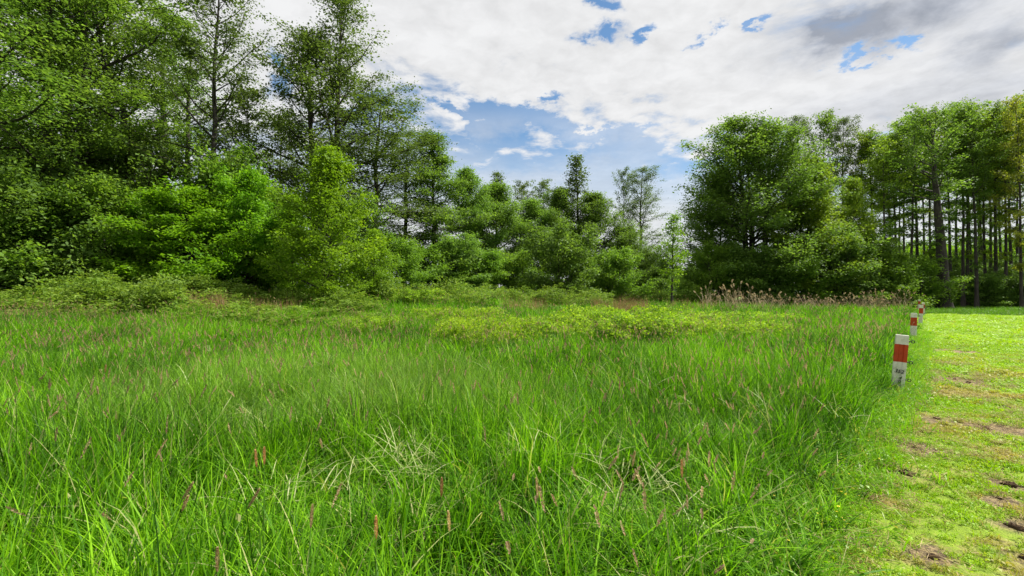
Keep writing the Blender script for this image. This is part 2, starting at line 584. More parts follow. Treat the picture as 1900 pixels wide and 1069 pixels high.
# scuffed bare patches: column, row, half width and half depth in metres
BARE = [((px - 950) / F * (EYE * F / (py - HOR)), EYE * F / (py - HOR), rx, ry) for px, py, rx, ry in (
    (1678, 828, 0.24, 0.34), (1668, 878, 0.20, 0.26), (1712, 1030, 0.16, 0.12), (1850, 800, 0.36, 0.50), (1880, 985, 0.22, 0.14), (1868, 905, 0.14, 0.14),
    (1755, 708, 0.7, 0.7), (1700, 690, 0.3, 0.6), (1735, 785, 0.25, 0.25), (1575, 915, 0.14, 0.2), (1890, 1040, 0.14, 0.1), (1770, 655, 0.8, 0.7), (1850, 935, 0.12, 0.1))]


def bareness(x, y):
    x, y = np.asarray(x, dtype=float), np.asarray(y, dtype=float)
    b = np.zeros(x.shape)
    for bx, by, rx, ry in BARE:
        b = np.maximum(b, np.exp(-(((x - bx) / rx) ** 2 + ((y - by) / ry) ** 2)))
    return np.clip(b * 1.02 * (0.35 + 1.1 * noise2(x, y, 7.0, 50)) * (0.5 + noise2(x, y, 2.6, 51)), 0, 1)


LY = np.concatenate([np.arange(-4, 12, 0.08), np.arange(12, 40, 0.4)])


def lawn_end(x):
    """far end of the mown field"""
    return np.clip(36.0 - (x - 31.0) * 1.0, 24, 40)


rows = []
for y in LY:
    x0 = float(edge_x(y)) - 0.25
    t = np.linspace(0, 1, 240) ** 1.9
    rows.append(np.stack([x0 + t * 26.0, np.full(240, y)], -1))
LG = np.array(rows)
lx, ly = LG[..., 0], LG[..., 1].copy()
keep_end = lawn_end(lx)
ly = np.minimum(ly, keep_end + (ly - keep_end) * 0.0 + 0.0)
lz = 0.005 + 0.022 * noise2(lx, ly, 2.2, 3) + 0.018 * noise2(lx, ly, 6.0, 5)
lz = np.where(LG[..., 1] >= keep_end - 0.3, 0.002, lz)
lawn_me = grid_mesh('mown_field', lx, ly, lz)
at_ = lawn_me.attributes.new('bare', 'FLOAT', 'POINT')
at_.data.foreach_set('value', bareness(lx, ly).ravel().astype(np.float32))
lawn = mesh_obj('mown_field', lawn_me, lawn_material())
tag(lawn, kind='structure')

# ------------------------------------------------------------------ scattering by geometry nodes, all inside one object


def scatter(name, variants, pts, rot, scl, pick, mats, label, cat, group=None):
    """one object: its mesh holds the tuft shapes and the points where they grow"""
    Vs, Fs, vid, rnd, sv, mi = [], [], [], [], [], []
    off = 0
    for k, var in enumerate(variants):
        V, Fq, r_, s_ = var[:4]
        Vs.append(V)
        Fs.append(Fq + off)
        off += len(V)
        vid.append(np.full(len(V), k + 1))
        rnd.append(r_)
        sv.append(s_)
        mi.append(var[4] if len(var) > 4 else np.zeros(len(Fq), dtype=np.int32))
    n = len(pts)
    Vs.append(pts)
    vid.append(np.zeros(n))
    rnd.append(np.zeros(n))
    sv.append(np.zeros(n))
    V = np.concatenate(Vs)
    Fq = np.concatenate(Fs)
    z3 = np.zeros((off, 3))
    me = np_mesh(name, V, Fq, {
        'vid': ('INT', np.concatenate(vid)), 'rnd': ('FLOAT', np.concatenate(rnd)), 'sv': ('FLOAT', np.concatenate(sv)),
        'rot': ('FLOAT_VECTOR', np.concatenate([z3, rot])), 'scl': ('FLOAT_VECTOR', np.concatenate([z3, scl])),
        'pick': ('INT', np.concatenate([np.zeros(off), pick]))})
    for m in mats:
        me.materials.append(m)
    if len(mats) > 1:
        me.polygons.foreach_set('material_index', np.concatenate(mi).astype(np.int32))
    o = bpy.data.objects.new(name, me)
    COL.objects.link(o)
    tag(o, label, cat, group, 'stuff')
    ng = bpy.data.node_groups.new(name + '_growth', 'GeometryNodeTree')
    ng.interface.new_socket('Geometry', in_out='INPUT', socket_type='NodeSocketGeometry')
    ng.interface.new_socket('Geometry', in_out='OUTPUT', socket_type='NodeSocketGeometry')
    N, L = ng.nodes, ng.links
    gi, go = N.new('NodeGroupInput'), N.new('NodeGroupOutput')

    def named(nm, ty):
        q = N.new('GeometryNodeInputNamedAttribute')
        q.data_type = ty
        q.inputs['Name'].default_value = nm
        return q.outputs[0]
    a_vid = named('vid', 'INT')

    def sel(k):
        c = N.new('FunctionNodeCompare')
        c.data_type = 'INT'
        c.operation = 'EQUAL'
        L.new(a_vid, c.inputs[2])
        c.inputs[3].default_value = k
        s = N.new('GeometryNodeSeparateGeometry')
        s.domain = 'POINT'
        L.new(gi.outputs[0], s.inputs['Geometry'])
        L.new(c.outputs[0], s.inputs['Selection'])
        return s.outputs['Selection']
    jo = N.new('GeometryNodeJoinGeometry')
    for k in range(len(variants)):
        gti = N.new('GeometryNodeGeometryToInstance')
        L.new(sel(k + 1), gti.inputs[0])
        L.new(gti.outputs[0], jo.inputs[0])
    iop = N.new('GeometryNodeInstanceOnPoints')
    L.new(sel(0), iop.inputs['Points'])
    L.new(jo.outputs[0], iop.inputs['Instance'])
    iop.inputs['Pick Instance'].default_value = True
    L.new(named('pick', 'INT'), iop.inputs['Instance Index'])
    er = N.new('FunctionNodeEulerToRotation')
    L.new(named('rot', 'FLOAT_VECTOR'), er.inputs[0])
    L.new(er.outputs[0], iop.inputs['Rotation'])
    L.new(named('scl', 'FLOAT_VECTOR'), iop.inputs['Scale'])
    L.new(iop.outputs[0], go.inputs[0])
    md = o.modifiers.new('growth', 'NODES')
    md.node_group = ng
    return o


def blades(rng, n, rad, hmin, hmax, wmin, wmax, lean=(0, 18), curl=(5, 90), segs=5, bend_pow=2.0, hpow=1.0):
    """n grass blades as curved tapering ribbons"""
    ang = rng.uniform(0, 2 * PI, n)
    r = rad * np.sqrt(rng.uniform(0, 1, n))
    bx, by = r * np.cos(ang), r * np.sin(ang)
    azm = rng.uniform(0, 2 * PI, n)
    hgt = hmin + (hmax - hmin) * rng.uniform(0, 1, n) ** hpow
    wid = rng.uniform(wmin, wmax, n)
    th0 = np.radians(rng.uniform(lean[0], lean[1], n))
    cu = np.radians(rng.uniform(curl[0], curl[1], n))
    tw = rng.uniform(-0.9, 0.9, n)
    rn = rng.uniform(0, 1, n)
    V = np.zeros((n, segs + 1, 2, 3))
    px_, pz = np.zeros(n), np.zeros(n)
    S = np.linspace(0, 1, segs + 1)
    prev = 0
    for i, s in enumerate(S):
        if i:
            sm_ = (prev + s) / 2
            th = th0 + cu * sm_ ** bend_pow
            d = (s - prev) * hgt
            px_ = px_ + np.sin(th) * d
            pz = pz + np.cos(th) * d
        prev = s
        w = wid * 0.5 * (min(1.0, 0.55 + s * 1.6)) * (1 - s ** 2.2) + 0.0004
        a2 = azm + PI / 2 + tw * s
        cx = bx + np.cos(azm) * px_
        cy = by + np.sin(azm) * px_
        for j, sg in enumerate((-1, 1)):
            V[:, i, j, 0] = cx + sg * np.cos(a2) * w
            V[:, i, j, 1] = cy + sg * np.sin(a2) * w
            V[:, i, j, 2] = pz
    idx = np.arange(n * (segs + 1) * 2).reshape(n, segs + 1, 2)
    Fq = np.stack([idx[:, :-1, 0], idx[:, :-1, 1], idx[:, 1:, 1], idx[:, 1:, 0]], -1).reshape(-1, 4)
    rr = np.repeat(rn, (segs + 1) * 2)
    ss = np.tile(np.repeat(S, 2), n)
    return V.reshape(-1, 3), Fq, rr, ss


def tube(pts, rads, sides=6, rv=0.5):
    """tube along a polyline, as numpy"""
    P = np.asarray(pts, dtype=float)
    rads = np.asarray(rads, dtype=float)
    T = np.gradient(P, axis=0)
    T /= np.linalg.norm(T, axis=1, keepdims=True) + 1e-9
    up = np.tile(np.array([0.0, 0.0, 1.0]), (len(P), 1))
    al = np.abs(T[:, 2]) > 0.9
    up[al] = (1.0, 0.0, 0.0)
    A = np.cross(T, up)
    A /= np.linalg.norm(A, axis=1, keepdims=True) + 1e-9
    B = np.cross(T, A)
    th = np.arange(sides) * 2 * PI / sides
    V = P[:, None] + rads[:, None, None] * (A[:, None] * np.cos(th)[None, :, None] + B[:, None] * np.sin(th)[None, :, None])
    i = np.arange(len(P) * sides).reshape(len(P), sides)
    j = np.roll(i, -1, axis=1)
    Fq = np.stack([i[:-1], j[:-1], j[1:], i[1:]], -1).reshape(-1, 4)
    V = V.reshape(-1, 3)
    return V, Fq, np.full(len(V), rv), np.tile(np.repeat(np.linspace(0, 1, len(P)), sides), 1)


def merge(parts):
    """join (V, F, rnd, sv[, material index]) pieces"""
    Vs, Fs, rs, ss, ms, off = [], [], [], [], [], 0
    for p in parts:
        Vs.append(p[0])
        Fs.append(p[1] + off)
        off += len(p[0])
        rs.append(p[2])
        ss.append(p[3])
        ms.append(p[4] if len(p) > 4 else np.zeros(len(p[1]), dtype=np.int32))
    return np.concatenate(Vs), np.concatenate(Fs), np.concatenate(rs), np.concatenate(ss), np.concatenate(ms)


def leaves(rng, C, size, flat=0.6, asp=0.62, up=1.0, rnd=None):
    """rhombic leaves at centres C; flat: how much their faces turn to the sky"""
    n = len(C)
    nrm = rng.normal(0, 1, (n, 3))
    nrm[:, 2] = np.abs(nrm[:, 2]) * 0.6 + flat * 1.6 * up
    nrm /= np.linalg.norm(nrm, axis=1, keepdims=True)
    t = rng.normal(0, 1, (n, 3))
    a = np.cross(nrm, t)
    a /= np.linalg.norm(a, axis=1, keepdims=True) + 1e-9
    b = np.cross(nrm, a)
    sz = size * np.clip(rng.lognormal(-0.08, 0.33, n), 0.4, 1.7)[:, None]
    fold = nrm * sz * 0.12
    V = np.stack([C - a * sz * 0.5, C + b * sz * asp * 0.5 + fold, C + a * sz * 0.5, C - b * sz * asp * 0.5 + fold], 1).reshape(-1, 3)
    Fq = np.arange(n * 4).reshape(n, 4)
    r = rng.uniform(0, 1, n) if rnd is None else rnd
    return V, Fq, np.repeat(r, 4), np.full(n * 4, 0.5)


def pick_wedge(rng, n, y0, y1, margin=1.6, xlim=None):
    """points of the ground the camera could see between two distances, denser towards none"""
    y = np.sqrt(rng.uniform(y0 * y0, y1 * y1, n))
    hw = y * 1.16 + margin
    x = rng.uniform(-1, 1, n) * hw
    return x, y


# ------------------------------------------------------------------ meadow grass
rng = np.random.default_rng(11)


def seed_head(rng, n_fl, length, rad, base, direc, mi=1):
    """a grass spike: a spindle of small scales round a stem end"""
    d = np.asarray(direc, dtype=float)
    d /= np.linalg.norm(d)
    s = rng.uniform(0, 1, n_fl)
    rr = rad * np.sqrt(np.clip(4 * s * (1 - s), 0.08, 1)) * rng.uniform(0.6, 1.1, n_fl)
    a = rng.uniform(0, 2 * PI, n_fl)
    u = np.cross(d, (0.3, 0.9, 0.1))
    u /= np.linalg.norm(u)
    v = np.cross(d, u)
    C = np.asarray(base) + d * (s * length)[:, None] + u * (rr * np.cos(a))[:, None] + v * (rr * np.sin(a))[:, None]
    ax = d * 0.85 + u * np.cos(a)[:, None] * 0.5 + v * np.sin(a)[:, None] * 0.5
    ax /= np.linalg.norm(ax, axis=1, keepdims=True)
    sd_ = np.cross(ax, d + 0.01)
    sd_ /= np.linalg.norm(sd_, axis=1, keepdims=True) + 1e-9
    L_ = rad * 1.7
    V = np.stack([C - ax * L_ * 0.5, C + sd_ * L_ * 0.28, C + ax * L_ * 0.6, C - sd_ * L_ * 0.28], 1).reshape(-1, 3)
    Fq = np.arange(n_fl * 4).reshape(n_fl, 4)
    return V, Fq, np.repeat(rng.uniform(0, 1, n_fl), 4), np.full(n_fl * 4, 1.0), np.full(n_fl, mi, dtype=np.int32)


def meadow_variants(nb, rad, w, segs, hs):
    vs = []
    for k in range(8):
        bend = (15, 130) if k % 3 == 0 else (5, 75)
        a = blades(rng, nb, rad, 0.25 * hs, 0.80 * hs, w * 0.6, w * 1.7, (0, 26), bend, segs)
        b = blades(rng, nb // 3, rad, 0.20 * hs, 0.62 * hs, w * 1.0, w * 2.4, (5, 50), (40, 150), segs, 1.4)
        pcs = [a, b]
        if k in (2, 5):
            nl = 10
            pcs.append(leaves(rng, np.stack([rng.normal(0, rad * .7, nl), rng.normal(0, rad * .7, nl), rng.uniform(.12, .40, nl)], -1), w * 4.2, 0.3, 0.5))
        m_ = merge(pcs)
        vs.append(m_[:4])
    return vs


def meadow_points(n, y0, y1, hscale=1.0, wscale=1.0, front=0.0):
    x, y = pick_wedge(rng, n, y0, y1)
    ex = edge_x(y)
    wob = 0.35 * (noise2(x, y, 1.3, 8) - 0.5) + 0.12 * (noise2(x, y, 5, 9) - 0.5)
    k = (x < ex + wob) & (x > -70)
    x, y, ex = x[k], y[k], ex[k]
    de = ex - x
    n = len(x)
    z = ground_z(x, y) - 0.01
    tall = 0.74 + 0.5 * noise2(x, y, 0.45, 1) + 0.25 * (noise2(x, y, 1.7, 2) - 0.5)
    # trampled hollows where the grass lies low
    for (hx, hy, hr) in ((-1.35, 3.1, 0.55), (-0.9, 3.5, 0.45), (0.9, 3.2, 0.4), (-2.6, 5.2, 0.7), (2.2, 5.0, 0.5), (1.1, 7.5, 0.9)):
        tall *= 1 - 0.62 * np.exp(-((x - hx) ** 2 + (y - hy) ** 2) / hr ** 2)
    tall *= 0.33 + 0.67 * sstep(de, -0.1, 0.85)          # thins and shortens at the border
    tall *= rng.uniform(0.62, 1.15, n) * hscale
    la = noise2(x, y, 0.5, 4) * 2 * PI * 1.2
    lm = 0.03 + 0.30 * noise2(x, y, 1.4, 6) ** 2
    lean_x = -np.sin(la) * lm + rng.normal(0, 0.15, n)
    lean_y = np.cos(la) * lm * 0.8 + 0.06 + rng.normal(0, 0.15, n)     # leans a little to the right
    rot = np.stack([lean_x, lean_y, rng.uniform(0, 2 * PI, n)], -1)
    wd = rng.uniform(0.85, 1.2, n) * wscale
    scl = np.stack([wd, wd, tall], -1)
    return np.stack([x, y, z], -1), rot, scl, rng.integers(0, 8, n)


def meadow_layer(name, n, y0, y1, nb, rad, w, segs, hs, label):
    vs = meadow_variants(nb, rad, w, segs, hs)
    P_, r_, s_, p_ = meadow_points(n, y0, y1)
    return scatter(name, vs, P_, r_, s_, p_, [M_MEADOW], label, 'grass', 'tall meadow grass')


meadow_layer('meadow_grass', 5600, 0.7, 8.0, 28, 0.11, 0.0072, 6, 1.0, 'tall uncut green grass of the meadow, close to the viewer')
meadow_layer('meadow_grass', 13000, 8.0, 22.0, 28, 0.19, 0.0125, 5, 1.0, 'tall uncut green grass in the middle of the meadow')
meadow_layer('meadow_grass', 18000, 22.0, 60.0, 26, 0.34, 0.024, 3, 1.0, 'tall uncut green grass at the far end of the meadow by the trees')

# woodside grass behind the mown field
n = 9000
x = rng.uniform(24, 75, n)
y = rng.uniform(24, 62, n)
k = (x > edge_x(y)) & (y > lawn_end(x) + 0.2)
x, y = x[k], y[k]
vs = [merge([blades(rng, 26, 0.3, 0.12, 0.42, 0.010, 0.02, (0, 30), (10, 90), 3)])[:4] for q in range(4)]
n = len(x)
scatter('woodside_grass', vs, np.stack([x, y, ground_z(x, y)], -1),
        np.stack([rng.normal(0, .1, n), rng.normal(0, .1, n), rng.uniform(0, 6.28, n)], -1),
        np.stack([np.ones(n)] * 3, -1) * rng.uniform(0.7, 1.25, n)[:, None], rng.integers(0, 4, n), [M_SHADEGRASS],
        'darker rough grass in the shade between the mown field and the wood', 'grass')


# mown grass
vs = []
for q in range(6):
    a = blades(rng, 16, 0.035, 0.018, 0.055, 0.0028, 0.0055, (5, 50), (10, 80), 3)
    b = leaves(rng, np.stack([rng.normal(0, .02, 7), rng.normal(0, .02, 7), rng.uniform(.012, .035, 7)], -1), 0.016, 0.8, 0.8)
    vs.append(merge([a, b])[:4])


def lawn_pts(n, y0, y1, sc, m=2.2):
    y = np.sqrt(rng.uniform(y0 * y0, y1 * y1, n))
    ex = edge_x(y)
    x = ex - 0.35 + rng.uniform(0, 1, n) * (np.maximum(y * 1.19 + m - ex, 1.0))
    k = (y < lawn_end(x) + 0.1)
    for cx_, cy_, cw_ in CLP:
        k &= ((x - cx_) ** 2 + ((y - cy_ + cw_ * 0.4)) ** 2) > (cw_ * (0.95 + 0.35 * np.sin(np.arctan2(y - cy_, x - cx_) * 3 + cx_ * 9))) ** 2
    k &= rng.uniform(0, 1, len(x)) > bareness(x, y) * 1.7 - 0.15
    x, y = x[k], y[k]
    n = len(x)
    s = sc * rng.uniform(0.6, 1.25, n) * (0.6 + 0.8 * noise2(x, y, 1.6, 12))
    z = 0.01 + 0.022 * noise2(x, y, 2.2, 3) + 0.018 * noise2(x, y, 6.0, 5) - 0.004
    return (np.stack([x, y, z], -1), np.stack([rng.normal(0, .2, n), rng.normal(0, .2, n), rng.uniform(0, 6.28, n)], -1),
            np.stack([s, s, s * (1.0 if sc < 1.5 else 1.0 / sc * 1.3)], -1), rng.integers(0, 6, n))


ls = [lawn_pts(9000, 1.2, 6.5, 1.0), lawn_pts(12000, 6.5, 15, 2.0), lawn_pts(12000, 15, 38, 4.0)]
scatter('mown_grass', vs, *[np.concatenate([l[i] for l in ls]) for i in range(4)], [M_LAWN],
        'short mown yellow-green grass of the field right of the posts', 'grass')

# rough low fringe between the tall grass and the mown field
n = 3200
y = np.sqrt(rng.uniform(1.5, 18 ** 2, n))
x = edge_x(y) + rng.normal(0.0, 0.17, n) * (1 + 0.9 * (rng.uniform(0, 1, n) < 0.2))
vs = [merge([blades(rng, 22, 0.10, 0.05, 0.24, 0.004, 0.009, (5, 50), (15, 110), 4),
             leaves(rng, np.stack([rng.normal(0, .07, 22), rng.normal(0, .07, 22), rng.uniform(.02, .12, 22)], -1), 0.022, 0.4, 0.6)])[:4] for q in range(5)]
M_FRINGE = blade_mat('blade_fringe', ((0.12, 0.26, 0.008), (0.18, 0.37, 0.010), (0.28, 0.48, 0.016)), (0.34, 0.27, 0.10), dry_amt=0.10)
s = rng.uniform(0.6, 1.3, n)
scatter('border_weeds', vs, np.stack([x, y, np.zeros(n)], -1), np.stack([rng.normal(0, .15, n), rng.normal(0, .15, n), rng.uniform(0, 6.28, n)], -1),
        np.stack([s, s, s], -1), rng.integers(0, 5, n), [M_FRINGE], 'low weeds and half-cut grass along the border of the mown field', 'weeds')

# small yellow flowers near the border
M_YEL = simple_mat('petal_yellow', (0.75, 0.58, 0.03), 0.5)
vs = []
for q in range(3):
    st = tube([(0, 0, 0), (0.01, 0.0, 0.1), (0.02, 0.01, 0.2)], [0.0012] * 3, 3)
    a = np.arange(5) * 2 * PI / 5
    C = np.stack([0.02 + 0.007 * np.cos(a), 0.01 + 0.007 * np.sin(a), np.full(5, 0.203)], -1)
    lf = leaves(rng, C, 0.012, 3.0, 0.9)
    vs.append(merge([st, lf + (np.ones(5, dtype=np.int32),)]))
n = 130
y = rng.uniform(2.6, 9, n)
x = edge_x(y) - np.abs(rng.normal(0, 0.35, n)) + 0.15
scatter('yellow_flowers', vs, np.stack([x, y, np.zeros(n)], -1), np.stack([np.zeros(n), rng.normal(0, .2, n), rng.uniform(0, 6.28, n)], -1),
        np.stack([np.ones(n)] * 3, -1) * rng.uniform(0.4, 0.8, n)[:, None], rng.integers(0, 3, n), [M_STEM, M_YEL],
        'tiny yellow flowers in the weeds along the mown border', 'flowers')

M_STRAW2 = blade_mat('blade_clipping', ((0.16, 0.10, 0.05), (0.30, 0.22, 0.10), (0.46, 0.38, 0.20)), (0.10, 0.06, 0.03), transl=0.2, spec=0.1, dry_amt=0.2)
# pale bent straw in the trampled hollows and on the mown field
vs = [blades(rng, 7, 0.12, 0.15, 0.42, 0.004, 0.009, (35, 85), (5, 60), 4) for q in range(5)]
hx, hy = [], []
for (ax_, ay_, ar_, an) in ((-1.35, 3.1, 0.4, 12), (-0.9, 3.5, 0.4, 10), (0.9, 3.2, 0.35, 16), (-2.6, 5.2, 0.9, 30), (2.2, 5.0, 0.6, 16), (1.1, 7.5, 0.9, 30), (-3.4, 7.2, 2.2, 130), (0.2, 4.4, 0.5, 14)):
    hx.append(ax_ + rng.normal(0, ar_, an))
    hy.append(ay_ + rng.normal(0, ar_, an))
hx, hy = np.concatenate(hx), np.concatenate(hy)
n = len(hx)
M_STRAW = blade_mat('blade_straw', ((0.16, 0.24, 0.05), (0.28, 0.34, 0.11), (0.46, 0.48, 0.24)), (0.5, 0.48, 0.30), transl=0.3, spec=0.25)
scatter('bent_straw', vs, np.stack([hx, hy, ground_z(hx, hy) + rng.uniform(0.05, 0.38, n)], -1), np.stack([rng.normal(0, .2, n), rng.normal(0, .2, n), rng.uniform(0, 6.28, n)], -1),
        np.ones((n, 3)), rng.integers(0, 5, n), [M_STRAW], 'pale bent straw lying in the trampled hollows of the meadow', 'grass')
cy_ = np.sqrt(rng.uniform(2.0 ** 2, 11 ** 2, 6000))
cx_ = edge_x(cy_) + rng.uniform(0.0, 1, 6000) ** 0.8 * 3.2
pt = noise2(cx_, cy_, 1.1, 40) * 0.6 + noise2(cx_, cy_, 4.5, 41) * 0.4
dcl = np.min(np.hypot(cx_[:, None] - CLP[None, :, 0], cy_[:, None] - CLP[None, :, 1]) / (CLP[None, :, 2] + 0.02), axis=1)
k = (pt > 0.60) | (bareness(cx_, cy_) > 0.22)
cx_, cy_ = cx_[k], cy_[k]
n = len(cx_)
vs = [blades(rng, 9, 0.06, 0.03, 0.11, 0.002, 0.0045, (70, 92), (-10, 25), 2) for q in range(5)]
scatter('cut_grass_litter', vs, np.stack([cx_, cy_, np.full(n, 0.055) + rng.uniform(0, .03, n)], -1), np.stack([rng.normal(0, .1, n), rng.normal(0, .1, n), rng.uniform(0, 6.28, n)], -1),
        np.ones((n, 3)), rng.integers(0, 5, n), [M_STRAW2], 'brown and straw-coloured clippings lying on the mown field near the border', 'clippings')

# foxtail spikes through the meadow
vs = []
for q in range(8):
    Hh = 0.80 + 0.12 * rng.uniform(-1, 1)
    bend = rng.uniform(0.02, 0.16)
    pts = [(bend * t * t, 0, Hh * t) for t in np.linspace(0, 1, 6)]
    st = tube(pts, np.linspace(0.0022, 0.0012, 6), 3)
    hd = seed_head(rng, 80, 0.055 + 0.05 * rng.uniform(), 0.0048, pts[-1], (2 * bend, 0, Hh))
    vs.append(merge([st, hd]))


def stalk_pts(n, y0, y1, hs=1.0, ws=1.0, dens=None):
    x, y = pick_wedge(rng, n, y0, y1)
    k = (x < edge_x(y) - 0.3) & (x > -60)
    d_ = noise2(x, y, 0.5, 21)
    k &= rng.uniform(0, 1, len(x)) < (0.15 + 1.2 * d_ ** 2)
    x, y = x[k], y[k]
    n = len(x)
    s = rng.uniform(0.72, 1.12, n) * hs * (0.82 + 0.3 * noise2(x, y, 0.45, 1))
    w_ = np.ones(n) * ws
    return (np.stack([x, y, ground_z(x, y)], -1), np.stack([rng.normal(0, .13, n), rng.normal(0.08, .13, n), rng.uniform(0, 6.28, n)], -1),
            np.stack([w_, w_, s], -1), rng.integers(0, 8, n))


ls = [stalk_pts(2600, 1.3, 7, 1.02, 1.2), stalk_pts(8500, 7, 16, 1.06, 1.7), stalk_pts(7000, 16, 34, 1.06, 2.8)]
scatter('foxtail_grass', vs, *[np.concatenate([l[i] for l in ls]) for i in range(4)], [M_STEM, M_HEAD],
        'thin foxtail stalks with brownish spikes standing above the meadow grass', 'grass')

# ------------------------------------------------------------------ big seed spikes near the camera, one by one


def at_top(px, py, hgt):
    """ground point whose plant of height hgt shows its top at px, py"""
    d = (EYE - hgt) * F / (py - HOR)
    return (px - 950) / F * d, d


def spike_plant(hgt, n_fl, length, rad, bend, mat):
    root = empty('grass_spike')
    pts = [(bend * t * t, 0, hgt * t) for t in np.linspace(0, 1, 9)]
    V, Fq, r_, s_ = tube(pts, np.linspace(0.0026, 0.0015, 9), 4)
    mesh_obj('stalk', np_mesh('stalk', V, Fq, {'rnd': ('FLOAT', r_)}), M_STEM, root)
    V, Fq, r_, s_, _ = seed_head(rng, n_fl, length, rad, pts[-1], (2 * bend, 0, hgt))
    mesh_obj('seed_head', np_mesh('seed_head', V, Fq, {'rnd': ('FLOAT', r_)}), mat, root)
    return root


def copy_thing(root, loc, rz, scale=(1, 1, 1)):
    r = root.copy()
    COL.objects.link(r)
    r.location, r.rotation_euler, r.scale = loc, (root.rotation_euler[0], root.rotation_euler[1], rz), scale
    for ch in list(root.children):
        c = ch.copy()
        COL.objects.link(c)
        c.parent = r
        for gch in list(ch.children):
            d = gch.copy()
            COL.objects.link(d)
            d.parent = c
    return r


M_HEAD_NEAR = leaf_mat('seed_head_near', ((0.34, 0.26, 0.14), (0.50, 0.42, 0.24), (0.66, 0.58, 0.36)), transl=0.45, rough=0.7, spec=0.2, tr_tint=(1.2, 1.1, 0.8), vary=0.2)
spk = [spike_plant(0.74, 240, 0.080, 0.0056, 0.03, M_HEAD_RUST), spike_plant(0.72, 220, 0.08, 0.0055, 0.06, M_HEAD_NEAR), spike_plant(0.70, 220, 0.08, 0.0055, 0.20, M_HEAD_NEAR)]
big = [(488, 850, 0, 'pair of thick rust-brown spikes by the dark hollow, left one', 0), (493, 848, 0, 'pair of thick rust-brown spikes by the dark hollow, right one', 0),
       (238, 918, 2, 'short nodding brown spike low on the left of the meadow', 0), (814, 885, 0, 'upright rust-coloured spike in the middle foreground', 0),
       (843, 935, 1, 'dull brown spike just right of and below the rust-coloured one', 0), (1265, 855, 0, 'tilted orange-brown spike on the right side of the meadow', 0),
       (405, 1010, 1, 'pale spike at the bottom edge under the thick rust pair', 0), (700, 950, 0, 'reddish spike near the bottom centre', 0),
       (285, 915, 2, 'pale arching spike beside the short nodding brown one', 0), (565, 965, 1, 'brown spike between the thick pair and the bottom edge', 0),
       (1143, 710, 0, 'dark red spike far out in the centre of the meadow', 0), (1150, 835, 1, 'slim dark spike below the dark red far one', 0),
       (228, 688, 2, 'leaning buff spike at the left where the meadow is pale', 0), (192, 678, 0, 'reddish spike at the far left of the pale stretch', 0),
       (355, 950, 2, 'bleached drooping spike at the lower left', 0), (1010, 900, 1, 'thin brown spike in the lower centre right', 0)]
for i, (px, py, kd, lb, _) in enumerate(big):
    hgt = (0.74, 0.72, 0.70)[kd] + (0.085, 0.075, 0.05)[kd]
    x, y = at_top(px, py, hgt)
    rz = rng.uniform(0, 6.28)
    if kd == 2:
        rz = rng.uniform(-0.4, 0.4)
    o = copy_thing(spk[kd], (x, y, float(ground_z(x, y))), rz)
    tag(o, lb, 'grass spike', 'large seed spikes close to the camera')
for s_ in spk:
    for c in list(s_.children):
        bpy.data.objects.remove(c)
    bpy.data.objects.remove(s_)

# ------------------------------------------------------------------ trees


